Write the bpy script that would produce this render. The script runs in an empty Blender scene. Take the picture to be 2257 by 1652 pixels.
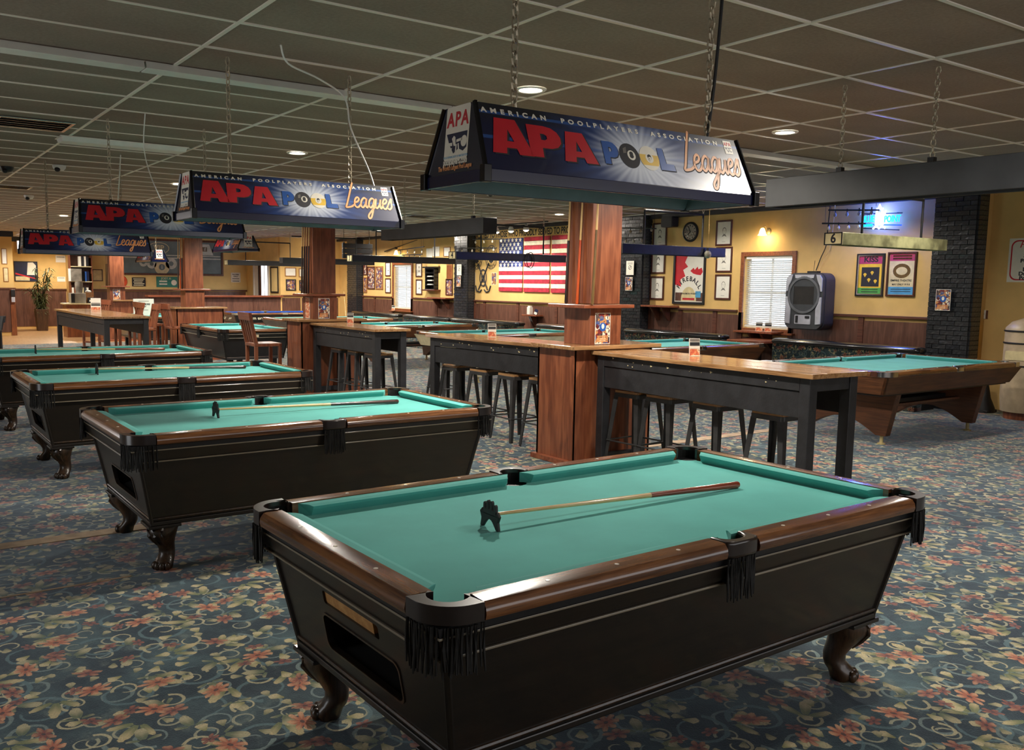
import bpy, math, random
from mathutils import Matrix, Vector, Euler
from mathutils.geometry import tessellate_polygon
random.seed(7)
SC = bpy.context.scene
COL = SC.collection
PI = math.pi
R = math.radians

# ---------------------------------------------------------------- camera
CAM_H = 1.718
cam = bpy.data.cameras.new('camera'); cam_o = bpy.data.objects.new('camera', cam); COL.objects.link(cam_o)
cam.sensor_fit = 'HORIZONTAL'; cam.sensor_width = 36.0
cam.lens = 1964.82 / 2257 * 36
cam.shift_x = (1128.5 - 1056.867) / 2257
cam.shift_y = (865.356 - 826.0) / 2257
cam.clip_start = 0.05; cam.clip_end = 200
def _cam():
    yaw, pitch, roll = R(55.33965), R(-6.967296), R(0.70344)
    f = Vector((math.cos(yaw)*math.cos(pitch), math.sin(yaw)*math.cos(pitch), math.sin(pitch)))
    r = Vector((math.sin(yaw), -math.cos(yaw), 0)); u = r.cross(f)
    r2 = r*math.cos(roll) + u*math.sin(roll); u2 = u*math.cos(roll) - r*math.sin(roll)
    m = Matrix((r2, u2, -f)).transposed().to_4x4(); m.translation = (0, 0, CAM_H)
    return m
cam_o.matrix_world = _cam()
SC.camera = cam_o

# ---------------------------------------------------------------- world, exposure
SC.view_settings.view_transform = 'Standard'
try: SC.view_settings.look = 'None'
except Exception: pass
SC.view_settings.gamma = 1.0; SC.view_settings.use_curve_mapping = False
SC.view_settings.exposure = EXPOSURE = 0.0
W = bpy.data.worlds.new('daylight'); SC.world = W; W.use_nodes = True
W.node_tree.nodes['Background'].inputs[0].default_value = (0.80, 0.90, 1.0, 1)
W.node_tree.nodes['Background'].inputs[1].default_value = 3.0
try:
    SC.cycles.use_denoising = True; SC.cycles.max_bounces = 8; SC.cycles.diffuse_bounces = 4
    SC.cycles.sample_clamp_indirect = 6.0; SC.cycles.caustics_reflective = False; SC.cycles.caustics_refractive = False
except Exception: pass
CEIL = 3.102
DOWN_W = 210.0          # base power of one ceiling spot
def spot(name, loc, power, col, size=110, blend=0.9, rad=0.06, target=None):
    l = bpy.data.lights.new(name, 'SPOT'); l.energy = power; l.color = col
    l.spot_size = R(size); l.spot_blend = blend; l.shadow_soft_size = rad
    o = bpy.data.objects.new(name, l); COL.objects.link(o); o.location = loc
    if target: o.rotation_euler = (Vector(target) - Vector(loc)).to_track_quat('-Z', 'Y').to_euler()
    return o
def point(name, loc, power, col, rad=0.04):
    l = bpy.data.lights.new(name, 'POINT'); l.energy = power; l.color = col; l.shadow_soft_size = rad
    o = bpy.data.objects.new(name, l); COL.objects.link(o); o.location = loc
    return o
WARM = (1.0, 0.86, 0.66); NEUT = (1.0, 0.93, 0.82)
DOWN_SEEN = [(4.02, 5.22), (6.89, 5.21), (3.97, 9.26), (3.88, 13.34), (3.79, 21.73), (11.46, 13.88)]
DOWN_UNSEEN = [(4.4, 1.9), (6.9, 9.26), (9.75, 9.5), (6.9, 13.34), (3.9, 17.5), (6.9, 17.5), (9.5, 17.6), (9.5, 21.7), (6.9, 21.7), (6.5, 25.6), (9.5, 25.4), (4.3, 28.5), (5.5, 32.0), (9.0, 31.0), (1.2, 17.4), (1.2, 24.0), (10.2, 5.4),
             (11.6, 7.9), (11.6, 10.6), (11.6, 17.2), (11.6, 20.6), (11.6, 23.8)]  # unseen spots without fixtures, many added to brighten tables and walls
def area(name, loc, target, sx, sy, power, col):
    l = bpy.data.lights.new(name, 'AREA'); l.shape = 'RECTANGLE'; l.size = sx; l.size_y = sy; l.energy = power; l.color = col
    o = bpy.data.objects.new(name, l); COL.objects.link(o); o.location = loc
    o.rotation_euler = (Vector(target) - Vector(loc)).to_track_quat('-Z', 'Z').to_euler(); return o
area('fill_area_left', (-3.1, 5.5, 1.6), (0, 5.5, 1.6), 11.0, 1.9, 200.0, (0.92, 0.96, 1.0))  # soft fill, here and next line, added for ambience; wall has no window
area('fill_area_left', (-3.1, 20.0, 1.6), (0, 20.0, 1.6), 11.0, 1.9, 260.0, (0.95, 0.97, 1.0))
area('fill_area_front', (5.0, -3.1, 1.7), (5.0, 0, 1.7), 9.0, 1.9, 110.0, (0.95, 0.97, 1.0))  # added front fill from behind the camera; no window is built here
POWER = {(4.02,5.22):2.5, (6.89,5.21):1.9, (3.97,9.26):1.5, (3.88,13.34):1.3, (4.4,1.9):.6, (10.2,5.4):.55, (9.75,9.5):.7, (11.6,7.9):.55, (11.6,10.6):.7}
for x, y in DOWN_SEEN + DOWN_UNSEEN:
    spot('down_spot', (x, y, CEIL - 0.03), DOWN_W * POWER.get((x,y), 1.6 if y > 16 else 1.1), NEUT, 158, 0.45, 0.07)

# ---------------------------------------------------------------- mesh builder
class MB:
    def __init__(s): s.v = []; s.f = []; s.m = None
    def add(s, vs, fs):
        n = len(s.v)
        if s.m is not None: vs = [tuple(s.m @ Vector(p)) for p in vs]
        s.v += [tuple(p) for p in vs]; s.f += [tuple(i + n for i in q) for q in fs]; return s
    def box(s, x0, x1, y0, y1, z0, z1):
        return s.add([(x0,y0,z0),(x1,y0,z0),(x1,y1,z0),(x0,y1,z0),(x0,y0,z1),(x1,y0,z1),(x1,y1,z1),(x0,y1,z1)],
                     [(0,3,2,1),(4,5,6,7),(0,1,5,4),(1,2,6,5),(2,3,7,6),(3,0,4,7)])
    def hexa(s, b, t):   # bottom ring and top ring of n points (ccw from above)
        n = len(b)
        return s.add(list(b) + list(t), [tuple(range(n-1,-1,-1)), tuple(range(n,2*n))] + [(i,(i+1)%n,n+(i+1)%n,n+i) for i in range(n)])
    def rings(s, rs, cap=True):
        n = len(rs[0]); vs = [p for r in rs for p in r]; fs = []
        for k in range(len(rs)-1):
            for i in range(n): fs.append((k*n+i, k*n+(i+1)%n, (k+1)*n+(i+1)%n, (k+1)*n+i))
        if cap: fs += [tuple(range(n-1,-1,-1)), tuple(range((len(rs)-1)*n, len(rs)*n))]
        return s.add(vs, fs)
    def lathe(s, prof, n=16, c=(0,0,0), a0=0, a1=2*PI):
        full = abs(a1-a0) > 6.28; m = n if full else n+1
        vs = [(c[0]+r*math.cos(a0+(a1-a0)*i/n), c[1]+r*math.sin(a0+(a1-a0)*i/n), c[2]+z) for r,z in prof for i in range(m)]
        fs = []
        for k in range(len(prof)-1):
            for i in range(n):
                j = (i+1) % m
                fs.append((k*m+i, k*m+j, (k+1)*m+j, (k+1)*m+i))
        return s.add(vs, fs)
    def ball(s, c, r, nu=12, nv=8):
        rx,ry,rz = r if hasattr(r,'__len__') else (r,r,r)
        rs = [[(c[0]+rx*math.sin(PI*k/nv)*math.cos(2*PI*i/nu), c[1]+ry*math.sin(PI*k/nv)*math.sin(2*PI*i/nu), c[2]-rz*math.cos(PI*k/nv)) for i in range(nu)] for k in range(1,nv)]
        n = len(s.v); s.rings(rs, False)
        m = len(rs)
        vs = [(c[0],c[1],c[2]-rz),(c[0],c[1],c[2]+rz)]
        k = len(s.v); s.add(vs, [])
        for i in range(nu):
            s.f.append((k, n+(i+1)%nu, n+i)); s.f.append((k+1, n+(m-1)*nu+i, n+(m-1)*nu+(i+1)%nu))
        return s
    def tube(s, pts, r, n=8, cap=True):
        P = [Vector(p) for p in pts]; rs = []
        rr = r if hasattr(r,'__len__') else [r]*len(P)
        up = Vector((0,0,1))
        for i,p in enumerate(P):
            d = (P[min(i+1,len(P)-1)] - P[max(i-1,0)]).normalized()
            a = d.cross(up)
            if a.length < 1e-3: a = d.cross(Vector((1,0,0)))
            a.normalize(); b = a.cross(d)
            rs.append([tuple(p + (a*math.cos(2*PI*k/n) + b*math.sin(2*PI*k/n))*rr[i]) for k in range(n)])
        return s.rings(rs, cap)
    def plate(s, outer, holes=(), z0=0.0, z1=0.01):   # flat polygon with holes in local xy, given thickness
        loops = [list(outer)] + [list(h) for h in holes]
        flat = [p for l in loops for p in l]; n = len(flat)
        tri = tessellate_polygon([[Vector((p[0],p[1],0)) for p in l] for l in loops])
        fs = []
        for a,b,c in tri:
            A,B,C_ = flat[a],flat[b],flat[c]
            if (B[0]-A[0])*(C_[1]-A[1])-(B[1]-A[1])*(C_[0]-A[0]) < 0: b,c = c,b
            fs.append((n+a,n+b,n+c)); fs.append((a,c,b))
        k = 0
        for li,l in enumerate(loops):
            ar = sum(l[i][0]*l[(i+1)%len(l)][1]-l[(i+1)%len(l)][0]*l[i][1] for i in range(len(l)))
            for i in range(len(l)):
                a = k+i; b = k+(i+1)%len(l)
                if (ar > 0) != (li > 0): fs.append((a,b,n+b,n+a))
                else: fs.append((b,a,n+a,n+b))
            k += len(l)
        return s.add([(p[0],p[1],z0) for p in flat]+[(p[0],p[1],z1) for p in flat], fs)
    def mesh(s, name):
        me = bpy.data.meshes.new(name); me.from_pydata(s.v, [], s.f); me.update(); return me
    def build(s, name, mat, parent=None, smooth=False, bevel=0, loc=None, rot=None, seg=2):
        me = s.mesh(name)
        if mat: me.materials.append(mat)
        return mkobj(name, me, parent, smooth, bevel, loc, rot, seg)
def mkobj(name, me, parent=None, smooth=False, bevel=0, loc=None, rot=None, seg=2):
    o = bpy.data.objects.new(name, me); COL.objects.link(o)
    if parent: o.parent = parent
    if loc: o.location = loc
    if rot: o.rotation_euler = rot
    if smooth:
        for p in me.polygons: p.use_smooth = True
        try: me.set_sharp_from_angle(angle=R(smooth if smooth is not True else 40))
        except Exception: pass
    if bevel:
        b = o.modifiers.new('bevel','BEVEL'); b.width = bevel; b.segments = seg; b.limit_method = 'ANGLE'; b.angle_limit = R(40)
    return o
def rect(x0,x1,y0,y1): return [(x0,y0),(x1,y0),(x1,y1),(x0,y1)]
def rrect(x0,x1,y0,y1,r,n=5):
    out = []
    for cx,cy,a in ((x1-r,y0+r,-PI/2),(x1-r,y1-r,0),(x0+r,y1-r,PI/2),(x0+r,y0+r,PI)):
        out += [(cx+r*math.cos(a+PI/2*i/n), cy+r*math.sin(a+PI/2*i/n)) for i in range(n+1)]
    return out
def disc(cx,cy,r,n=20,ry=None):
    return [(cx+r*math.cos(2*PI*i/n), cy+(ry or r)*math.sin(2*PI*i/n)) for i in range(n)]
def thing(name, label, cat, loc=(0,0,0), rotz=0, group=None, mat4=None):
    o = bpy.data.objects.new(name, None); COL.objects.link(o); o.empty_display_size = 0.1
    if mat4 is not None: o.matrix_world = mat4
    else: o.location = loc; o.rotation_euler = (0,0,rotz)
    return tag(o, label, cat, group)
def tag(o, label, cat, group=None):
    o['label'] = label; o['category'] = cat
    if group: o['group'] = group
    return o
def struct(o): o['kind'] = 'structure'; return o
def stuff(o): o['kind'] = 'stuff'; return o
KIDS = {}
def dup(root, loc=None, rotz=None, label=None, group=None, mat4=None, parent=None):
    c = root.copy(); COL.objects.link(c)
    if parent: c.parent = parent
    if mat4 is not None: c.matrix_world = mat4
    if loc is not None: c.location = loc
    if rotz is not None: c.rotation_euler = (0,0,rotz)
    if label: c['label'] = label
    if group: c['group'] = group
    for ch in list(root.children): dup(ch, parent=c)
    return c
def onx(x, y, z):    # local plane on a wall that faces -X: local x runs to -Y, local y up, local z into the room
    return Matrix(((0,0,-1,x),(-1,0,0,y),(0,1,0,z),(0,0,0,1)))
def ony(x, y, z):    # local plane on a wall that faces -Y: local x runs to +X
    return Matrix(((1,0,0,x),(0,0,-1,y),(0,1,0,z),(0,0,0,1)))
_tc = {}
def text(s, size, mat, parent, x=0, y=0, z=0.001, bold=0, shear=0, sx=1.0, space=1.0, align='CENTER', depth=0.0004, name='lettering', rot=0, fit=None):
    key = (s, size, bold, shear, space, align, depth, mat.name)
    if key not in _tc:
        cu = bpy.data.curves.new('t','FONT'); cu.body = s; cu.size = size; cu.offset = bold; cu.shear = shear
        cu.space_character = space; cu.align_x = align; cu.align_y = 'CENTER'; cu.extrude = depth; cu.resolution_u = 3
        o = bpy.data.objects.new('t', cu); COL.objects.link(o)
        bpy.context.view_layer.update()
        me = bpy.data.meshes.new_from_object(o.evaluated_get(bpy.context.evaluated_depsgraph_get()))
        bpy.data.objects.remove(o); me.name = name
        me.materials.clear(); me.materials.append(mat); _tc[key] = me
    if fit:
        xs = [v.co.x for v in _tc[key].vertices]; sx = fit/(max(xs)-min(xs))
    o = mkobj(name, _tc[key], parent); o.location = (x,y,z); o.scale = (sx,1,1)
    if rot: o.rotation_euler = (0,0,rot)
    return o
# ---------------------------------------------------------------- materials
def lin(c):
    if isinstance(c, str): c = tuple(int(c[i:i+2],16)/255 for i in (0,2,4))
    return tuple(x/12.92 if x <= .04045 else ((x+.055)/1.055)**2.4 for x in c)
class X:     # tiny expression layer over shader math nodes
    def __init__(s, t, k): s.t = t; s.k = k
    def _o(s, op, *a):
        n = s.t.nodes.new('ShaderNodeMath'); n.operation = op
        for i, q in enumerate((s,)+a):
            if isinstance(q, X): s.t.links.new(q.k, n.inputs[i])
            else: n.inputs[i].default_value = q
        return X(s.t, n.outputs[0])
    def __add__(s,o): return s._o('ADD',o)
    def __radd__(s,o): return s._o('ADD',o)
    def __sub__(s,o): return s._o('SUBTRACT',o)
    def __rsub__(s,o): return (s*-1.0)+o
    def __mul__(s,o): return s._o('MULTIPLY',o)
    def __rmul__(s,o): return s._o('MULTIPLY',o)
    def __truediv__(s,o): return s._o('DIVIDE',o)
    def lt(s,o): return s._o('LESS_THAN',o)
    def gt(s,o): return s._o('GREATER_THAN',o)
    def floor(s): return s._o('FLOOR')
    def fract(s): return s._o('FRACT')
    def cos(s): return s._o('COSINE')
    def sin(s): return s._o('SINE')
    def abs(s): return s._o('ABSOLUTE')
    def sqrt(s): return s._o('SQRT')
    def pw(s,e): return s._o('POWER',e)
    def max(s,o): return s._o('MAXIMUM',o)
    def min(s,o): return s._o('MINIMUM',o)
    def atan2(s,o): return s._o('ARCTAN2',o)
    def step(s,a,b):    # smooth ramp a..b -> 0..1
        n = s.t.nodes.new('ShaderNodeMapRange'); n.interpolation_type = 'SMOOTHSTEP'
        s.t.links.new(s.k, n.inputs[0]); n.inputs[1].default_value = a; n.inputs[2].default_value = b
        return X(s.t, n.outputs[0])
def new_mat(name):
    m = bpy.data.materials.new(name); m.use_nodes = True
    return m, m.node_tree, m.node_tree.nodes['Principled BSDF']
def coords(t, kind='Object'):
    tc = t.nodes.new('ShaderNodeTexCoord'); s = t.nodes.new('ShaderNodeSeparateXYZ'); t.links.new(tc.outputs[kind], s.inputs[0])
    return [X(t, s.outputs[i]) for i in range(3)], tc.outputs[kind]
def mixc(t, fac, a, b):
    n = t.nodes.new('ShaderNodeMix'); n.data_type = 'RGBA'
    if isinstance(fac, X): t.links.new(fac.k, n.inputs[0])
    else: n.inputs[0].default_value = fac
    for i, q in ((6,a),(7,b)):
        if hasattr(q,'links') or hasattr(q,'is_output'): t.links.new(q, n.inputs[i])
        else: n.inputs[i].default_value = (*q,1)
    return n.outputs[2]
def noise(t, vec, scale, detail=3, rough=0.55, sc=(1,1,1)):
    mp = t.nodes.new('ShaderNodeMapping'); mp.inputs['Scale'].default_value = sc; t.links.new(vec, mp.inputs[0])
    n = t.nodes.new('ShaderNodeTexNoise'); n.inputs['Scale'].default_value = scale; n.inputs['Detail'].default_value = detail; n.inputs['Roughness'].default_value = rough
    t.links.new(mp.outputs[0], n.inputs['Vector']); return X(t, n.outputs[0])
def bump(t, b, h, strength, dist=0.01):
    n = t.nodes.new('ShaderNodeBump'); n.inputs['Strength'].default_value = strength; n.inputs['Distance'].default_value = dist
    t.links.new(h.k, n.inputs['Height']); t.links.new(n.outputs[0], b.inputs['Normal'])
_mc = {}
def flat(name, col, rough=0.5, metal=0, coat=0, var=0.12, vs=8, spec=0.5, bmp=0, emit=0):
    if name in _mc: return _mc[name]
    m, t, b = new_mat(name); c = lin(col)
    b.inputs['Roughness'].default_value = rough; b.inputs['Metallic'].default_value = metal
    b.inputs['Coat Weight'].default_value = coat; b.inputs['Coat Roughness'].default_value = 0.12; b.inputs['Specular IOR Level'].default_value = spec
    if var:
        _, vec = coords(t); n = noise(t, vec, vs, 4)
        t.links.new(mixc(t, n.step(.3,.7), tuple(x*(1-var) for x in c), tuple(min(1,x*(1+var)) for x in c)), b.inputs['Base Color'])
        if bmp: bump(t, b, noise(t, vec, vs*6, 3), bmp)
    else: b.inputs['Base Color'].default_value = (*c,1)
    if emit: b.inputs['Emission Color'].default_value = (*c,1); b.inputs['Emission Strength'].default_value = emit
    _mc[name] = m; return m
def glow(name, col, strength):
    m, t, b = new_mat(name); c = lin(col); b.inputs['Base Color'].default_value = (*c,1)
    b.inputs['Emission Color'].default_value = (*c,1); b.inputs['Emission Strength'].default_value = strength; return m
def wood(name, c1, c2, axis=0, rough=0.35, coat=0.0, scale=1.0, contrast=(.35,.65), blot=0.0):
    m, t, b = new_mat(name); _, vec = coords(t)
    sc = [14,14,14]; sc[axis] = 0.9
    g = noise(t, vec, 2.2*scale, 5, .6, tuple(sc)); g2 = noise(t, vec, 9*scale, 3, .5, tuple(sc)); big = noise(t, vec, 2.5*scale, 3, .5)
    f = (g*.65 + g2*.25 + big*.25 - .08).step(*contrast)
    c = mixc(t, f, lin(c1), lin(c2))
    if blot: c = mixc(t, big.step(.45,.7)*blot, c, tuple(x*.35 for x in lin(c1)))
    t.links.new(c, b.inputs['Base Color'])
    b.inputs['Roughness'].default_value = rough; b.inputs['Coat Weight'].default_value = coat; b.inputs['Coat Roughness'].default_value = 0.1
    bump(t, b, g2, .08, .004); return m
def ply(name, c1, c2, c3, rough=.35, coat=.2, sc=(3.2,3.2,.55)):
    m, t, b = new_mat(name); _, vec = coords(t)
    n = noise(t, vec, 2.0, 2, .5, sc); rings = ((n*26.0).sin()*.5+.5); streak = noise(t, vec, 5, 4, .6, (9,9,.5)); big = noise(t, vec, 1.6, 3)
    c = mixc(t, (rings*.22+streak*.75+big*.3-.12).step(.25,.8), lin(c1), lin(c2))
    c = mixc(t, noise(t, vec, 6, 4, .6, (1.4,1.4,.35)).step(.52,.72)*.75, c, lin(c3))
    t.links.new(c, b.inputs['Base Color']); b.inputs['Roughness'].default_value = rough; b.inputs['Coat Weight'].default_value = coat; b.inputs['Coat Roughness'].default_value = .12
    bump(t, b, streak, .06, .004); return m
def felt(name, col):
    m, t, b = new_mat(name); c = lin(col); _, vec = coords(t)
    n = noise(t, vec, 3, 4); f = noise(t, vec, 900, 2)
    c2 = mixc(t, (n*.7+f*.3).step(.3,.7), tuple(x*.9 for x in c), tuple(min(1,x*1.1) for x in c))
    t.links.new(c2, b.inputs['Base Color']); b.inputs['Roughness'].default_value = .9; b.inputs['Specular IOR Level'].default_value = .15
    b.inputs['Sheen Weight'].default_value = .1; bump(t, b, f, .1, .002); return m
def carpet(name, scale=1.0, vertical=False):
    m, t, b = new_mat(name); (x,y,z), vec = coords(t)
    if vertical: x, y = y, z
    def hashc(cx, cy, seed):
        cmb = t.nodes.new('ShaderNodeCombineXYZ'); t.links.new(cx.k, cmb.inputs[0]); t.links.new(cy.k, cmb.inputs[1]); cmb.inputs[2].default_value = seed
        w = t.nodes.new('ShaderNodeTexWhiteNoise'); w.noise_dimensions = '3D'; t.links.new(cmb.outputs[0], w.inputs['Vector'])
        s = t.nodes.new('ShaderNodeSeparateColor'); t.links.new(w.outputs['Color'], s.inputs[0]); return [X(t, s.outputs[i]) for i in range(3)]
    def cell(size, ox, oy, seed, jit, rowshift=0.5):
        s = size*scale; v = y/s + oy; iy = v.floor(); u = x/s + ox + iy*rowshift; ix = u.floor()
        h = hashc(ix, iy, seed); h2 = hashc(ix, iy, seed+5.5)
        lx = u - ix - .5 - (h[0]-.5)*jit; ly = v - iy - .5 - (h[1]-.5)*jit
        a = h[2]*6.283; ca = a.cos(); sa = a.sin()
        px = lx*ca - ly*sa; py = lx*sa + ly*ca
        return px, py, h2
    def polar(px, py): return (px*px + py*py).sqrt(), py.atan2(px)
    wob = noise(t, vec, 22/scale, 3); wob2 = noise(t, vec, 48/scale, 2)
    big = noise(t, vec, 3.2/scale, 3); fine = noise(t, vec, 130/scale, 3, .7)
    base = mixc(t, (big*.8 + fine*.4 + wob*.25 - .2).step(.36,.86), lin('14242c'), lin('4f696c'))
    cloud = (noise(t, vec, 6.5/scale, 4)*.8 + fine*.25).step(.56,.78)
    c = mixc(t, cloud*.75, base, lin('8a978c'))
    # pale scrolls (arcs of rings with a tapering width)
    for i,(sz,seed,rad,col,pr) in enumerate(((.23,1.,.25,'7f918d',.7),(.16,2.,.24,'b3b193',.55),(.31,3.,.30,'5f7a7e',.8),(.19,14.,.22,'cfc49a',.45))):
        px,py,h = cell(sz, .37*i, .21*i, seed, .35); r,th = polar(px,py)
        w = (th*.14 + .55).max(0.0)*.036 + .004
        rr = r - rad - th*.024 + (wob-.5)*.07
        msk = (rr.abs() - w).step(.010,-.004) * (th*1.0).step(-2.6,-2.1) * h[0].lt(pr)
        c = mixc(t, msk*.85, c, lin(col))
    # leaf sprays: fan of lobes, cream to olive
    for i,(sz,seed,n,col,col2,pr) in enumerate(((.33,4.,3.,'d2bf8c','7c8250',.75),(.24,5.,2.,'c4b88f','6c7653',.7),(.165,6.,1.,'d6c698','979458',.6),(.135,16.,1.,'beb288','7e8059',.5))):
        px,py,h = cell(sz, .13+.29*i, .41*i, seed, .45); r,th = polar(px, py+.22)
        ta = th - 1.5708
        lobe = (ta*n*1.15).cos().abs().pw(1.1)
        edge = lobe*.46*((ta*.6).cos().max(0.0).pw(1.5)) + (wob-.5)*.16 + (wob2-.5)*.10
        msk = (r - edge).step(.014,-.010) * ta.abs().lt(1.35 if n > 1 else .42) * r.gt(.07) * h[0].lt(pr)
        tint = (r*2.9 + (fine-.5)*1.0 - (ta*n*1.15).sin().abs()*.35).step(.2,1.0)
        c = mixc(t, msk*.94, c, mixc(t, tint, lin(col2), lin(col)))
    # coral blossoms
    for i,(sz,seed,pn,col,col2,pr) in enumerate(((.34,7.,3.5,'b8623f','e0a87c',.72),(.27,8.,2.5,'8f4836','c08a66',.62),(.19,9.,2.5,'7d4238','a5654c',.42))):
        px,py,h = cell(sz, .31*i, .17+.33*i, seed, .45); r,th = polar(px*1.25, py*2.0)
        pet = (th*pn).cos().abs().pw(.7)*.20 + .09 + (wob-.5)*.20 + (wob2-.5)*.12
        msk = (r - pet).step(.014,-.008) * h[0].lt(pr)
        shade = (r/.30 + (th*pn*2.0).cos()*.28 + (fine-.5)*.8).step(.25,1.15)
        c = mixc(t, msk*.95, c, mixc(t, shade, lin(col), lin(col2)))
        eye = r.lt(.05)*h[0].lt(pr); c = mixc(t, eye*.8, c, lin('3a2e28'))
    c = mixc(t, fine.step(.35,.62)*.35, c, lin('172024'))
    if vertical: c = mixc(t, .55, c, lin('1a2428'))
    t.links.new(c, b.inputs['Base Color']); b.inputs['Roughness'].default_value = .85; b.inputs['Specular IOR Level'].default_value = .2
    b.inputs['Sheen Weight'].default_value = .6; b.inputs['Sheen Roughness'].default_value = .35; b.inputs['Sheen Tint'].default_value = (.72,.84,1,1)
    bump(t, b, fine, .5, .004); return m
def collage(name, cols, scale=14, bg='15151a', letters=True):
    m, t, b = new_mat(name); (x,y,z), vec = coords(t)
    v = t.nodes.new('ShaderNodeTexVoronoi'); v.inputs['Scale'].default_value = scale; t.links.new(vec, v.inputs['Vector'])
    s = t.nodes.new('ShaderNodeSeparateColor'); t.links.new(v.outputs['Color'], s.inputs[0])
    h = X(t, s.outputs[0]); c = lin(bg)
    for i,q in enumerate(cols):
        c = mixc(t, h.gt(i/len(cols)) * (noise(t, vec, scale*2.2, 3).step(.38,.5)), c, lin(q))
    t.links.new(c, b.inputs['Base Color']); b.inputs['Roughness'].default_value = .45; return m
def ceiling_mat():
    m, t, b = new_mat('ceiling_board'); _, vec = coords(t, 'Object'); n = noise(t, vec, 45, 4, .7); n2 = noise(t, vec, 1.2, 3)
    t.links.new(mixc(t, (n*.6+n2*.5).step(.35,.75), lin('86776b'), lin('9e8e7f')), b.inputs['Base Color'])
    b.inputs['Roughness'].default_value = .9; bump(t, b, n, .35, .004); return m
def brick_mat(name, c1, c2):
    m, t, b = new_mat(name); _, vec = coords(t); n = noise(t, vec, 30, 4)
    t.links.new(mixc(t, n.step(.3,.7), lin(c1), lin(c2)), b.inputs['Base Color']); b.inputs['Roughness'].default_value = .32; b.inputs['Coat Weight'].default_value = .3
    bump(t, b, n, .5, .01); return m
def panel_art():    # the printed front of a table lamp: navy sheet with a burst of light behind the balls and thin speed lines
    m, t, b = new_mat('lamp_print'); (x,y,z), vec = coords(t)
    dx = (x-.06)*2.1; dy = (y-.115)*3.4; r = (dx*dx + dy*dy).sqrt(); th = dy.atan2(dx)
    ray = noise(t, vec, 1, 1)
    spk = ((th*23.0).sin()*.5 + (th*37.0).sin()*.5)*.06
    core = (r + spk).step(.62,.12); halo = (r + spk*1.5).step(1.15,.25)
    c = mixc(t, y.step(.16,.24), lin('10153a'), lin('1d1e26'))
    lines = ((y*31.4*2).sin().step(.86,.97)) * y.gt(.06) * y.lt(.23)
    c = mixc(t, lines*.6, c, lin('3564ad'))
    c = mixc(t, halo*.7, c, lin('2c4f94')); c = mixc(t, core*.9, c, lin('e6ecf5'))
    t.links.new(c, b.inputs['Base Color']); b.inputs['Roughness'].default_value = .34; b.inputs['Coat Weight'].default_value = .45; b.inputs['Coat Roughness'].default_value = .04
    return m
def glass_mat(name='window_glass', tint=(1,1,1), fac=.12):
    m = bpy.data.materials.new(name); m.use_nodes = True; t = m.node_tree; t.nodes.clear()
    o = t.nodes.new('ShaderNodeOutputMaterial'); mx = t.nodes.new('ShaderNodeMixShader'); tr = t.nodes.new('ShaderNodeBsdfTransparent'); gl = t.nodes.new('ShaderNodeBsdfGlossy')
    gl.inputs['Roughness'].default_value = .03; tr.inputs[0].default_value = (*tint,1); mx.inputs[0].default_value = fac
    t.links.new(tr.outputs[0], mx.inputs[1]); t.links.new(gl.outputs[0], mx.inputs[2]); t.links.new(mx.outputs[0], o.inputs[0]); return m
def slat_mat():
    m = bpy.data.materials.new('blind_slat_white'); m.use_nodes = True; t = m.node_tree; b = t.nodes['Principled BSDF']; o = t.nodes['Material Output']
    b.inputs['Base Color'].default_value = (.80,.79,.76,1); b.inputs['Roughness'].default_value = .45
    tl = t.nodes.new('ShaderNodeBsdfTranslucent'); tl.inputs[0].default_value = (.8,.8,.78,1); mx = t.nodes.new('ShaderNodeMixShader'); mx.inputs[0].default_value = .2
    t.links.new(b.outputs[0], mx.inputs[1]); t.links.new(tl.outputs[0], mx.inputs[2]); t.links.new(mx.outputs[0], o.inputs[0]); return m
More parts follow.
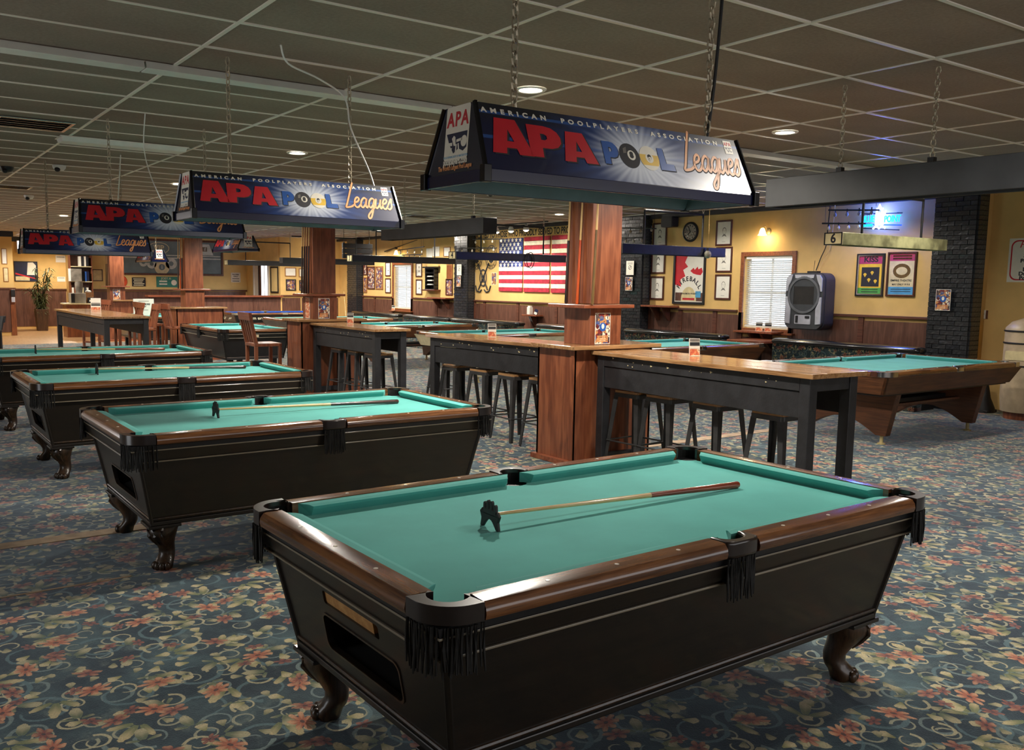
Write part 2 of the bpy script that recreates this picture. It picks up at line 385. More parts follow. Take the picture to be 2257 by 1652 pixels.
M = dict(
 wall=flat('yellow_wall_paint','dab574',.75,var=.05,vs=3,spec=.2,bmp=.05), wall_pale=flat('pale_yellow_paint','e6c98a',.75,var=.05,vs=3,spec=.2),
 white=flat('white_paint','e8e6df',.4,var=.04), tbar=flat('white_grid_metal','efe8da',.3,var=.05,vs=3), black=flat('black_paint','17171a',.45,var=.25,vs=12),
 blackgloss=flat('black_gloss','0f0f11',.2,var=.1), dark=flat('dark_void','050506',.8,var=0), rubber=flat('black_rubber','1b1b1c',.6),
 bar=flat('black_bar_paint','232326',.5,var=.3,vs=7,bmp=.15), steel=flat('gunmetal','4a4a4b',.38,metal=.6,var=.2), chrome=flat('chrome','c9c9cc',.15,metal=1,var=0),
 chain=flat('dull_chain','b8ac94',.4,metal=.4,var=.2), beam=flat('charcoal_sheet','2b2c2e',.42,var=.25,vs=4), brass=flat('dull_brass','b9a878',.4,metal=.3),
 bluebox=flat('dark_blue_sheet','20243c',.4,var=.2), patina=flat('patina_sheet','9c9a72',.4,metal=.25,var=.5,vs=5), numplate=flat('cream_plate','d8c89a',.5),
 felt=felt('green_felt','58aca4'), felt2=felt('green_felt_far','5aa7a4'), feltblue=felt('blue_felt','2c5fae'),
 railwood=wood('walnut_rail','4a2c1a','8a5a34',0,.22,.5), railwood_y=wood('walnut_rail_cross','4a2c1a','8a5a34',1,.22,.5),
 body=wood('dark_cabinet','14100d','241c16',0,.38,.15,contrast=(.2,.8)), body_end=wood('dark_cabinet_end','14100d','241c16',1,.38,.15,contrast=(.2,.8)),
 strip=flat('pale_edge_strip','8d8370',.3,coat=.3), dot=flat('rail_sight','d8cfc0',.3,var=0), leather=flat('pocket_leather','241a17',.28,coat=.4,var=.2),
 fringe=flat('fringe_cord','1b1a19',.75,var=.3,vs=60), leg=wood('carved_leg','21170f','4a3524',2,.35,.25),
 tan=wood('tan_board','b9854a','d2a468',0,.5), plaque=flat('cream_tag','d9c7a0',.5),
 mahog=ply('mahogany_ply','6a3824','94583a','4c2518'), mahogx=wood('mahogany_trim','6d3520','955538',0,.35,.3), mahogy=wood('mahogany_trim_cross','6d3520','955538',1,.35,.3),
 wains=ply('wainscot_ply','54352a','6e4a3c','432920',.4,.1), wainsrail=wood('wainscot_rail','4a2a20','6b4030',1,.4,.1),
 bartop=wood('bar_top','76502f','b98f63',1,.2,.4,contrast=(.3,.7)), bartopx=wood('bar_top_cross','76502f','b98f63',0,.2,.4,contrast=(.3,.7)),
 gc=wood('brown_apron','4c2c1c','6f4429',0,.4,.15), gcy=wood('brown_apron_cross','4c2c1c','6f4429',1,.4,.15), cream=flat('cream_laminate','cfc6a6',.45), greyapron=wood('grey_apron','4a3c34','6b5a50',0,.4),
 cuewood=wood('maple_cue','c79e62','e6c892',0,.25,.4), cuebutt=wood('butt_red','6b2413','9a4424',0,.25,.5), cuebutt_dk=wood('butt_dark','2a1511','4a261c',0,.25,.5), cueorange=wood('butt_orange','b1421c','d4642c',2,.25,.4), cuemaplez=wood('maple_cue_upright','c79e62','e6c892',2,.25,.4), cuebrown=wood('butt_olive','5c4526','7d6238',2,.3,.3), cuedk=wood('butt_black','1d1210','34201a',2,.3,.4),
 vinyl=flat('black_vinyl','131316',.22,coat=.5,var=.2), frame=wood('frame_mahogany','3d1a12','5c2c1e',1,.35,.3), framelight=wood('frame_oak','8a5a30','ab7a48',1,.4,.2), paper=flat('paper','e9e5da',.7,var=.03), ink=flat('ink','26242a',.7,var=0),
 pencil=flat('pencil_grey','77726c',.8,var=.2), red=flat('print_red','c8232f',.4,var=.06), navy=flat('print_navy','12183a',.4), blue=flat('print_blue','2a5aa8',.4), orange=flat('print_orange','e3995e',.45), white_print=flat('print_white','ece6d6',.45,var=.03), yellow=flat('print_yellow','e6bb3c',.45), greenp=flat('print_green','4fa04a',.5), magenta=flat('print_magenta','b23a68',.5), cyan=flat('print_cyan','4f9cc8',.5), tealp=flat('print_teal','2f7f74',.5), orangered=flat('print_orange_red','d8502c',.5),
 flagred=flat('flag_red','a8263a',.55,var=.25,vs=10), flagwhite=flat('flag_white','e8e0cc',.55,var=.12,vs=12), flagblue=flat('flag_blue','2b3a7c',.55,var=.2),
 grey=flat('kiosk_grey','3c3e43',.4), lightgrey=flat('kiosk_silver','b4b5c0',.35,metal=.1), darkgrey=flat('kiosk_side','33353f',.45), screen=flat('dark_screen','1f1b18',.35,var=.3),
 slate=flat('chalkboard','6f828a',.6,var=.18,vs=2), chalk=flat('chalk_cream','d9d3b4',.8), chalkw=flat('chalk_white','c7d0d0',.8), leaf=flat('bamboo_leaf','5a6443',.5,var=.3), stem=flat('dark_stem','2a231b',.7), pot=wood('pot_wood','3a281c','553c2a',2,.5),
 laminate=wood('pale_laminate','b58a5c','cfa878',1,.35,.2), seam=flat('carpet_seam','b49c82',.8,var=.2), lampin=flat('lamp_liner','5f7074',.45,var=.1), drum=flat('tan_drum','b8a487',.4,var=.2,vs=4), tile_dark=flat('grey_stone','7a7266',.7,var=.3),
 glassy=flat('frosted_shade','f2e6cc',.3,var=0), bulb2=flat('grey_globe','8f8878',.3), midgrey=flat('kiosk_mid','5f6167',.4), bulb=flat('clear_bulb','9a9284',.1,var=0), microwave=flat('grey_enamel','8b857a',.4), orangewood=wood('door_trim','6a3a22','93552f',2,.4,.2))
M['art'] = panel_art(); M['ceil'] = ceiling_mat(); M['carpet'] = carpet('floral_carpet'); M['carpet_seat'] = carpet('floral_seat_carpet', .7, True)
M['brick'] = brick_mat('painted_black_brick','1c1d20','34363a'); M['mortar'] = flat('black_mortar','16171a',.8)
M['glass'] = glass_mat(); M['slat'] = slat_mat()
M['led'] = glow('led_disc','fff3dc',14); M['shade_lit'] = glow('lit_shade','ffdf9a',5); M['neonblue'] = glow('neon_blue','10b4ff',3); M['neonwhite'] = glow('neon_white','dceeff',3.5); M['neonhalo'] = glow('neon_deep_blue','1030ff',5)
M['flood'] = glow('flood_bulb','fff6e6',12); M['sky'] = glow('bright_door_glass','eef4ff',3.0)
M['flyer1'] = collage('sports_flyer_print', ['7d2b2b','e8dcc8','3a4d86','c98a4c','2c2a33'], 26); M['flyer2'] = collage('food_card_print', ['e08a5a','c85a3a','f0d8b0'], 40, '8a3a2a'); M['flyer3'] = collage('collage_print', ['5a4a7a','b07a4a','d8c8a8','7a3a3a'], 18)
# ---------------------------------------------------------------- room shell
XR = 13.0; XREC = 13.45; YB = 34.0; YC = 30.0; YH = 27.0
fl = struct(MB().box(-3.2, 14.2, -3.2, 26.0, -.08, 0).build('floor', M['carpet']))
fl['label'] = 'dark teal floral carpet over the whole pool hall'
fl2 = struct(MB().box(-3.2, 14.2, 26.0, 36.0, -.08, -.001).build('floor', M['laminate'])); fl2['label'] = 'pale wood laminate floor at the far left end'
for i,(x0,x1,y) in enumerate(((-3,1.75,6.33),(5.9,9.4,6.78))):
    struct(MB().box(x0,x1,y-.07,y+.07,0,.006).build('trim_%d'%(i+1), M['seam'], bevel=.002))
struct(MB().box(-3,1.2,5.28,5.30,0,.003).build('trim_3', M['seam']))
# ceiling: boards in a metal grid
ce = struct(MB().box(-3.3, 14.2, -3.3, 36, CEIL+.06, CEIL+.16).build('ceiling', M['ceil'])); ce['label'] = 'suspended ceiling of dark boards in a pale metal grid'
GX, GY, SX, SY = 4.203, 3.053, 1.2192, .6096
tile = MB().box(-SX/2+.006, SX/2-.006, -SY/2+.006, SY/2-.006, 0, .02).mesh('ceiling_tile'); tile.materials.append(M['ceil'])
cells = []
for i in range(-6, 8):
    for j in range(-10, 54):
        cx, cy = GX+(i+.5)*SX, GY+(j+.5)*SY
        d = math.hypot(cx, cy)
        ang = math.degrees(math.atan2(cy, cx))
        vis = 14 < ang < 96 and d > 2.2
        cells.append((0 if vis else 1, d, cx, cy))
cells.sort()
rest = MB()
holes = [(x,y) for x,y in DOWN_SEEN]
for k,(nv,d,cx,cy) in enumerate(cells):
    if k < 298 and not nv:
        o = mkobj('ceiling_tile', tile, ce); o.location = (cx, cy, CEIL+.004 + .002*math.sin(k*7.3)); o.rotation_euler = (R(.12*math.sin(k*3.1)), R(.10*math.sin(k*5.7)), 0)
    else: rest.box(cx-SX/2+.006, cx+SX/2-.006, cy-SY/2+.006, cy+SY/2-.006, CEIL+.005, CEIL+.025)
stuff(rest.build('far_ceiling_tile', M['ceil'], ce))
tb = MB()
for i in range(-6, 9): tb.box(GX+i*SX-.012, GX+i*SX+.012, -3.2, 36, CEIL-.004, CEIL+.008)
tb.build('main_runner', M['tbar'], ce)
tc_ = MB()
for j in range(-10, 55): tc_.box(-3.2, 14.1, GY+j*SY-.012, GY+j*SY+.012, CEIL-.003, CEIL+.008)
tc_.build('cross_tee', M['tbar'], ce)
# ceiling raceway along the tables
rw = thing('ceiling_raceway', 'long white metal raceway fixed along the ceiling above the pool tables', 'raceway', (0,6.12,CEIL))
for x0,x1 in ((-2.5,1.57),(1.58,3.9),(3.905,7.3),(7.305,11.9)):
    MB().hexa([(x0,-.075,-.05),(x1,-.075,-.05),(x1,.075,-.05),(x0,.075,-.05)],[(x0,-.05,0),(x1,-.05,0),(x1,.05,0),(x0,.05,0)]).build('channel', M['white'], rw, bevel=.004)
# recessed lights
def downlight(x, y, label):
    t = thing('recessed_downlight', label, 'ceiling light', (x,y,CEIL), group='recessed ceiling lights')
    MB().lathe([(.115,-.006),(.105,-.014),(.085,-.012),(.078,0),(.115,0)], 24).build('trim_ring', M['white'], t, True)
    MB().lathe([(0,-.010),(.05,-.010),(.08,-.006),(.08,0)], 24).build('led_disc', M['led'], t, True)
for (x,y),l in zip(DOWN_SEEN, ('round recessed ceiling light left of the nearest lamp chain','round recessed ceiling light behind the chain at the right of the nearest lamp','round recessed ceiling light above the second printed lamp','round recessed ceiling light just beside the left end of the second printed lamp','farthest small recessed ceiling light above the far left column','recessed ceiling light above the wall of the wooden flag')):
    downlight(x, y, l)
# walls
def hole_wall(name, plane, outer, holes, th, mat):
    b = MB(); b.m = plane; b.plate(outer, holes, -th, 0); return struct(b.build(name, mat))
W1 = (9.53, 10.53, 1.0, 2.26); W2 = (22.28, 23.32, .97, 2.24)
wr = hole_wall('wall_right', onx(XR,0,0), [(-27.15,0),(-6.62,0),(-6.62,CEIL+.05),(-27.15,CEIL+.05)], [[(-b_,c_),(-a_,c_),(-a_,d_),(-b_,d_)] for a_,b_,c_,d_ in (W1,W2)], .16, M['wall'])
wr['label'] = 'yellow wall with framed portraits, windows and the flag above brown wainscot'
w3 = struct(MB().box(XREC, XREC+.15, -3.3, 6.63, 0, CEIL+.05).build('wall_right', M['wall'])); w3['label'] = 'recessed yellow wall at the far right of the photo'
struct(MB().box(13.16, XREC, 6.55, 6.63, 0, CEIL).build('wall_right', M['wall']))
struct(MB().box(-3.3, 6.2, YB, YB+.15, 0, CEIL+.05).build('wall_back', M['wall']))['label'] = 'yellow alcove wall behind the plant'
wb = struct(MB().box(5.92, 10.97, YC, YC+.15, 0, CEIL+.05).build('wall_back', M['wall_pale'])); wb['label'] = 'pale yellow back wall with the chalkboard'
wb2 = struct(MB().box(10.95, 13.1, YH, YH+.15, 0, CEIL+.05).build('wall_back', M['wall'])); wb2['label'] = 'yellow wall end with small framed pictures in the far corner'
struct(MB().box(5.92, 6.04, YC+.15, YB, 0, CEIL+.05).build('wall_back', M['wall_pale']))
wsd = struct(MB().box(10.95, 11.07, YH+.15, YC, 0, CEIL+.05).build('wall_back', M['wall_pale'])); wsd['label'] = 'short side wall behind the half wall'
struct(MB().box(-3.35, -3.2, -3.3, 36, 0, CEIL+.05).build('wall_left', M['wall']))
struct(MB().box(-3.3, 13.6, -3.35, -3.2, 0, CEIL+.05).build('wall_front', M['wall']))
# half wall with a timber ledge
hw = struct(MB().box(6.9, 10.95, YH, YH+.14, 0, 1.22).build('wall_back', M['wains'])); hw['label'] = 'panelled half wall with a timber ledge in the far background'
MB().box(6.85, 10.99, YH-.12, YH+.26, 1.22, 1.275).build('ledge', M['mahogx'], hw, bevel=.005)
for x in (8.6, 10.05): MB().box(x-.012, x+.012, YH-.012, YH, 0, 1.2).build('joint_strip', M['wainsrail'], hw)
# dark band under the ceiling on the window wall
MB().box(XR-.10, XR-.001, 6.98, 26.99, CEIL-.075, CEIL-.001).build('trim_4', M['beam']).__setitem__('kind','structure')
# wainscot pieces on the window wall
def wains_bay(y0, y1, cuts, top=1.29):
    ys = [y0]+list(cuts)+[y1]
    for a,b_ in zip(ys[:-1], ys[1:]):
        if (a,b_) in SKIP: continue
        MB().box(XR-.014, XR-.001, a+.045, b_-.045, .12, top-.07).build('wainscot_panel', M['wains'], wr, bevel=.002)
    for y in ys: MB().box(XR-.03, XR-.001, y-.045, y+.045, .0, top-.02).build('wainscot_stile', M['wainsrail'], wr, bevel=.002)
SKIP = {(9.5,10.56),(22.25,23.35)}
wains_bay(7.02, 12.84, (8.2, 9.5, 10.56, 11.15, 12.0))
wains_bay(13.5, 19.05, (14.3, 15.75, 17.2, 18.6))
wains_bay(19.7, 25.3, (20.9, 22.25, 23.35, 24.5))
for a,b_ in ((7.0,9.42),(10.64,12.84),(13.5,19.05),(19.7,22.18),(23.42,25.3)):
    MB().box(XR-.055, XR-.001, a, b_, 1.27, 1.31).build('chair_rail', M['wainsrail'], wr, bevel=.006)
    MB().box(XR-.035, XR-.001, a, b_, 0, .12).build('skirting', M['wainsrail'], wr, bevel=.003)
for a,b_ in ((9.5,10.56),(22.25,23.35)): MB().box(XR-.014, XR-.001, a, b_, .12, .84).build('wainscot_panel', M['wains'], wr)
# wainscot on the far walls
for k in range(3):
    MB().box(11.0+.66*k, 11.62+.66*k, YH-.014, YH-.001, .1, 1.2).build('wainscot_panel', M['wains'], wb2)
MB().box(10.96, 13.0, YH-.05, YH-.001, 1.25, 1.29).build('chair_rail', M['wainsrail'], wb2)
for x0,x1,yy in ((4.0,4.95,YB),(5.05,5.9,YB),(6.0,6.6,YC),(6.7,8.0,YC),(8.1,9.5,YC),(9.6,10.9,YC)):
    MB().box(x0, x1, yy-.014, yy-.001, .08, 1.34).build('wainscot_panel', M['wains'], wb, bevel=.002)
MB().box(5.93, 10.94, YC-.05, YC-.001, 1.36, 1.41).build('chair_rail', M['wainsrail'], wb)
MB().box(3.6, 5.91, YB-.05, YB-.001, 1.32, 1.37).build('chair_rail', M['wainsrail'], wb)
for x,yy in ((5.0,YB),(6.65,YC),(8.05,YC),(9.55,YC)): MB().box(x-.05, x+.05, yy-.03, yy-.001, .0, 1.36).build('wainscot_stile', M['wainsrail'], wb)
MB().box(3.0, 5.9, YB-.05, YB-.001, CEIL-.16, CEIL-.001).build('cornice', M['black'], wb)
# windows with blinds
def window(n, y0, y1, z0, z1, cat):
    w = bpy.data.objects.new('window_%d'%n, None); COL.objects.link(w); struct(w); w.matrix_world = onx(XR, (y0+y1)/2, 0)
    a = (y1-y0)/2; fw = .075
    MB().plate(rect(-a-fw,a+fw,z0-fw-.03,z1+fw), [rect(-a,a,z0,z1)], .0, .03).build('window_frame', M['orangewood'], w, bevel=.004)
    MB().box(-a-.12,a+.12,z0-.09,z0-.055,.0,.10).build('window_sill', M['orangewood'], w, bevel=.005)
    MB().box(-a,a,z0,z1,-.145,-.14).build('window_pane', M['glass'], w)
    MB().plate(rect(-a,a,z0,z1), [rect(-a+.04,-.0-.02,z0+.04,(z0+z1)/2-.02),rect(.02,a-.04,z0+.04,(z0+z1)/2-.02),rect(-a+.04,-.02,(z0+z1)/2+.02,z1-.04),rect(.02,a-.04,(z0+z1)/2+.02,z1-.04)], -.14,-.12).build('window_sash', M['white'], w)
    bl = MB().box(-a+.02,a-.02,z1-.05,z1-.005,-.055,-.005).build('blind_rail', M['white'], w, bevel=.004)
    sl = MB(); ca, sa = math.cos(R(52)), math.sin(R(52)); ca, sa = math.cos(R(36)), math.sin(R(36))
    hw_ = .019
    me = MB().add([(-a+.03,-hw_*sa,-hw_*ca),(a-.03,-hw_*sa,-hw_*ca),(a-.03,.002,.003),(-a+.03,.002,.003),(a-.03,hw_*sa,hw_*ca),(-a+.03,hw_*sa,hw_*ca)],[(0,1,2,3),(3,2,4,5)]).mesh('slat'); me.materials.append(M['slat'])
    k = 0; z = z0+.05
    while z < z1-.06:
        s = mkobj('slat', me, bl); s.location = (0, z, -.03); s.rotation_euler = (R(random.uniform(-4,4)), 0, R(random.uniform(-.15,.15))); z += .035
    for x in (-a*.6, a*.6): MB().tube([(x,z0+.02,-.002),(x,z1-.05,-.002)], .0022, 5).build('cord', M['white'], bl)
    MB().box(-a+.03,a-.03,z0+.015,z0+.035,-.045,-.015).build('bottom_rail', M['white'], bl, bevel=.003)
    return w
window(1, 9.53, 10.53, 1.0, 2.26, '')
window(2, 22.28, 23.32, .97, 2.24, '')
# brick pillars: real bricks on a mortar core
brick_me = []
for k in range(6):
    r1 = random.Random(k); h = [r1.uniform(-.003,.003) for _ in range(4)]
    me = MB().hexa([(-.008+h[0],-.096,-.0295),(.05,-.096,-.0295),(.05,.096,-.0295),(-.008+h[1],.096,-.0295)],[(-.008+h[2],-.096,.0295),(.05,-.096,.0295),(.05,.096,.0295),(-.008+h[3],.096,.0295)]).mesh('brick'); me.materials.append(M['brick']); brick_me.append(me)
def pillar(y0, y1, label, xf=12.75):
    t = thing('brick_pillar', label, 'pillar', (xf+.03, y0, 0), group='black painted brick pillars')
    MB().box(.0, .30, 0, y1-y0, 0, CEIL).build('mortar_core', M['mortar'], t)
    n = int(CEIL/.067); bw = .2
    for c in range(n):
        y = -.1*(c%2)
        while y < y1-y0-.02:
            a = max(0,y); b_ = min(y1-y0, y+bw)
            if b_-a > .04:
                o = mkobj('brick', random.choice(brick_me), t); o.location = (-.012+random.uniform(-.004,.002), (a+b_)/2, .034+c*.067); o.scale = (1,(b_-a-.008)/.192,1)
            y += bw
    # bricks on the near side face
    for c in range(0, n):
        for q in range(1):
            o = mkobj('brick', random.choice(brick_me), t); o.location = (.13, -.012, .034+c*.067); o.rotation_euler = (0,0,PI/2); o.scale = (1,1.25,1)
pillar(6.42, 7.02, 'black painted brick pillar at the right corner behind the nearest brown table')
pillar(12.86, 13.48, 'black painted brick pillar between the whiskey mirror and the flag wall')
pillar(19.08, 19.7, 'black painted brick pillar left of the military seals')
pillar(25.3, 25.95, 'farthest black brick pillar in the back right corner')
# structural columns wrapped in plywood with ledges and wing partition
def column(y, label, flyers=True):
    t = thing('wood_column', label, 'column', (5.72, y, 0), group='plywood clad columns')
    MB().box(0,.38,0,.355,1.54,CEIL).build('shaft', M['mahog'], t, bevel=.006)
    MB().box(-.135,.515,-.067,.48,1.50,1.535).build('cue_shelf', M['mahogx'], t, bevel=.005)
    MB().box(-.012,.392,-.012,.367,1.148,1.50).build('collar_box', M['mahog'], t, bevel=.004)
    MB().box(-.286,.86,-.115,.555,1.11,1.148).build('ledge', M['bartopx'], t, bevel=.006)
    for x in (-.23, .765): MB().box(x, x+.03, -.05, .50, 0, 1.11).build('end_panel', M['mahog'], t, bevel=.003)
    for y_ in (-.05,.47): MB().box(-.23, .795, y_, y_+.03, 0, 1.11).build('side_panel', M['mahog'], t, bevel=.003)
    MB().box(-.28,.84,-.08,.53,0,.05).build('base_board', M['mahogx'], t, bevel=.004)
    for x in (-.232,): MB().box(x-.012,x,-.06,-.02,0.05,1.11).build('corner_strip', M['mahog'], t)
    return t
COLS = [column(6.43, 'nearest reddish plywood column with a ledge between the bar tables'), column(12.80, 'second plywood column with dark cues standing on its left face'), column(19.36, 'third plywood column standing before the half wall'), column(26.42, 'farthest plywood column beside the framed certificate')]
# ---------------------------------------------------------------- coin operated pool tables with claw feet
def pocket_pts(cx, cy, r, a0, a1, n=10): return [(cx+r*math.cos(a0+(a1-a0)*i/n), cy+r*math.sin(a0+(a1-a0)*i/n)) for i in range(n+1)]
def xsweep(b, sec, x0, x1):      # section list of (y,z,inset) swept along x, inset shortens both ends
    n = len(sec)
    b.rings([[(x0+i, y, z) for y,z,i in sec],[(x1-i, y, z) for y,z,i in sec]])
def rot2(b, a):
    b.m = Matrix.Rotation(a,4,'Z')
def playfield(t, HL, HW, ztop, felt_m, rail_m, rail_my, over=.145, corner=.165, castings='leather', fringe=True, sights=True, pocket_r=.062, liner=True):
    """bed, six cushions, six wooden rails, pockets; HL and HW are half the nose to nose play area"""
    zb = ztop-.050
    # bed with six bites
    pr = pocket_r; e = .03
    out = []
    for sx,sy in ((1,1),(-1,1),(-1,-1),(1,-1)):
        cx,cy = sx*(HL+.035), sy*(HW+.035)
        a = {(1,1):(0,-PI/2-0.0),( -1,1):(-PI/2*0+PI*1.5,PI),(-1,-1):(PI*.5,0),(1,-1):(PI,PI*.5)}[(sx,sy)]
        pts = []
        for i in range(9):
            th = {(1,1):(1.5*PI, PI),( -1,1):(2*PI,1.5*PI),(-1,-1):(.5*PI,0),(1,-1):(PI,.5*PI)}[(sx,sy)]
            g = th[0]+(th[1]-th[0])*i/8; pts.append((cx+pr*math.cos(g), cy+pr*math.sin(g)))
        out += pts
        if sx*sy > 0 or True:
            if sy > 0 and sx > 0: out += [(pr*math.cos(g), HW+.055+pr*math.sin(g)) for g in [2*PI-PI*i/8 for i in range(9)]]
            if sy < 0 and sx < 0: out += [(pr*math.cos(g), -HW-.055+pr*math.sin(g)) for g in [PI-PI*i/8 for i in range(9)]]
    MB().plate(out, [], zb-.03, zb).build('bed_cloth', felt_m, t)
    # cushions
    zt = ztop-.004; zn = ztop-.010
    for (a, L0, L1, off) in ((0,-HL,-.0,HW),(0,.0,HL,HW),(PI,-HL,-.0,HW),(PI,.0,HL,HW)):
        b = MB(); rot2(b, a)
        n0 = L0+.085 if L0 < -.2 else L0+.075; n1 = L1-.075 if L1 < .2 else L1-.085
        sec_in = [(off,zn,0),(off+.004,zn-.012,0),(off+.02,zb,0),(off+.056,zb,-.04),(off+.056,zt,-.04),(off+.02,zt-.001,-.012)]
        xsweep(b, sec_in, n0, n1); b.build('cushion', felt_m, t)
    for a in (PI/2,-PI/2):
        b = MB(); rot2(b, a); off = HL
        xsweep(b, [(off,zn,0),(off+.004,zn-.012,0),(off+.02,zb,0),(off+.056,zb,-.04),(off+.056,zt,-.04),(off+.02,zt-.001,-.012)], -HW+.085, HW-.085); b.build('cushion', felt_m, t)
    # wooden rails
    OL, OW = HL+over, HW+over
    def railsec(off, o): return [(off+.056,ztop-.055,0),(o-.02,ztop-.06,0),(o-.004,ztop-.052,0),(o,ztop-.036,0),(o-.003,ztop-.018,0),(o-.016,ztop-.002,0),(o-.026,ztop,0),(off+.056,ztop,0)]
    for a in (0,PI):
        for x0,x1 in ((-OL+corner,-.085),(.085,OL-corner)):
            b = MB(); rot2(b, a); xsweep(b, railsec(HW,OW), x0, x1); b.build('rail', rail_m, t, 35)
    for a in (PI/2,-PI/2):
        b = MB(); rot2(b, a); xsweep(b, railsec(HL,OL), -OW+corner, OW-corner); b.build('rail', rail_my, t, 35)
    # sights
    if sights:
        me = MB().lathe([(.0075,-.001),(.0075,.0012),(0,.0014)], 10).mesh('sight'); me.materials.append(M['dot'])
        for s in (-1,1):
            for k in (-3,-2,-1,1,2,3):
                o = mkobj('sight', me, t); o.location = (k*HL/4, s*(HW+.094), ztop)
            for k in (-1,0,1):
                o = mkobj('sight', me, t); o.location = (s*(HL+.094), k*HW/2, ztop)
    # corner and side pocket castings with liners
    for sx,sy in ((1,1),(-1,1),(-1,-1),(1,-1)):
        pk = bpy.data.objects.new('pocket', None); COL.objects.link(pk); pk.parent = t
        q = MB(); f = Matrix.Diagonal((sx,sy,1,1)); px,py = HL+.038,HW+.038
        rr = .125; c0 = corner-.006
        arc = [(OL-rr+rr*math.cos(g), OW-rr+rr*math.sin(g)) for g in [PI/2*i/10 for i in range(11)]]
        inner = [(px+pr*1.02*math.cos(g), py+pr*1.02*math.sin(g)) for g in [R(150)-R(210)*i/12 for i in range(13)]]
        poly = [(OL,OW-c0)]+arc+[(OL-c0,OW)]+[(OL-c0+.012,HW+.06)]+inner+[(HL+.06,OW-c0+.012)]
        if sx*sy < 0: poly = poly[::-1]
        poly = [(x*sx,y*sy) for x,y in poly]
        q.plate(poly, [], ztop-.052, ztop+.003); q.build('casting', M[castings], pk, 40, .023, seg=5)
        if liner:
            g0 = math.atan2(sy,sx)
            MB().lathe([(pr*.98,-.11),(pr*1.0,-.05),(pr*1.0,.035)], 14, (px*sx,py*sy,zb), g0-R(115), g0+R(115)).build('liner', M['dark'], pk)
            MB().lathe([(0,-.11),(pr*.99,-.11),(pr*.99,-.004)], 14, (px*sx,py*sy,zb)).build('cup', M['dark'], pk)
        if fringe:
            b = MB(); rr2 = rr-.004
            path = [(OL-.008,OW-c0-.0+.02*i) for i in range(2)]+[(OL-rr+rr2*math.cos(g), OW-rr+rr2*math.sin(g)) for g in [PI/2*i/18 for i in range(19)]]+[(OL-c0+.02*(1-i),OW-.008) for i in range(2)]
            band = [(x*sx,y*sy) for x,y in path]
            for i,(x,y) in enumerate(band):
                for rep in range(2):
                    xx = x+random.uniform(-.005,.005); yy = y+random.uniform(-.005,.005); zz = ztop-.058; l = random.uniform(.125,.15)
                    b.tube([(xx,yy,zz),(xx+random.uniform(-.003,.003),yy+random.uniform(-.003,.003),zz-l*.5),(xx+random.uniform(-.005,.005),yy+random.uniform(-.005,.005),zz-l)], [.0035,.0048,.003], 5)
            stuff(b.build('fringe', M['fringe'], pk))
    for sy in (1,-1):
        pk = bpy.data.objects.new('pocket', None); COL.objects.link(pk); pk.parent = t
        py = HW+.055
        inner = [(pr*1.02*math.cos(g), py+pr*1.02*math.sin(g)) for g in [PI*i/12 for i in range(13)]]
        poly = [(-.085,HW+.056),(-.085,OW-.012),(-.06,OW+.004),(.06,OW+.004),(.085,OW-.012),(.085,HW+.056)]+inner
        poly = [(x,y*sy) for x,y in poly]
        MB().plate(poly, [], ztop-.055, ztop+.004).build('casting', M[castings], pk, 40, .014, seg=3)
        if liner:
            g0 = PI/2*sy
            MB().lathe([(pr*.98,-.11),(pr,-.05),(pr,.036)], 14, (0,py*sy,zb), g0-R(95), g0+R(95)).build('liner', M['dark'], pk)
            MB().lathe([(0,-.11),(pr*.99,-.11),(pr*.99,-.004)], 14, (0,py*sy,zb)).build('cup', M['dark'], pk)
        if fringe:
            b = MB()
            for i in range(24):
                x = -.07+.14*i/23; y = (OW-.006+random.uniform(-.006,.004))*sy; z = ztop-.058; l = random.uniform(.14,.16)
                b.tube([(x,y,z),(x+random.uniform(-.003,.003),y,z-l*.5),(x+random.uniform(-.004,.004),y+random.uniform(-.004,.004),z-l)], [.0035,.005,.003], 5)
            stuff(b.build('fringe', M['fringe'], pk))
def claw_leg(t, sx, sy, x, y):
    b = MB(); d = Vector((sx,sy,0)).normalized(); s = Vector((-d.y,d.x,0))
    prof = [(.315,-.02,.085,.085),(.29,.005,.09,.09),(.26,.028,.092,.088),(.225,.034,.084,.08),(.19,.022,.07,.066),(.155,.0,.056,.054),(.12,-.016,.048,.047),(.09,-.016,.047,.048),(.065,.0,.052,.053),(.045,.018,.055,.056),(.025,.024,.054,.056),(.008,.02,.046,.05),(.0,.018,.034,.04)]
    rs = []
    for z,o,ra,rb in prof:
        ring = []
        for k in range(20):
            g = 2*PI*k/20
            m = 1+.06*math.cos(3*g)*(1 if z > .17 else 0)*(abs(g-PI) > 1) + (.07*math.cos(4*g+.4) if z < .08 else 0)
            p = Vector((x,y,z)) + d*(o+ra*m*math.cos(g)) + s*(rb*m*math.sin(g)); ring.append(tuple(p))
        rs.append(ring)
    b.rings(rs[::-1])
    for a in (-.85,-.28,.28,.85):
        c = Vector((x,y,.028)) + d*(.022+.05*math.cos(a)) + s*(.054*math.sin(a)); b.ball(c, (.02,.02,.026), 8, 6)
    for a in (-.5,0,.5):      # carved leaf ridges on the knee
        pts = [Vector((x,y,z)) + d*(o+ra*math.cos(a)*1.0) + s*(rb*math.sin(a)) for z,o,ra,rb in prof[1:6]]
        b.tube([tuple(p) for p in pts], [.008,.012,.013,.01,.004], 6)
    return b.build('leg', M['leg'], t, 50)
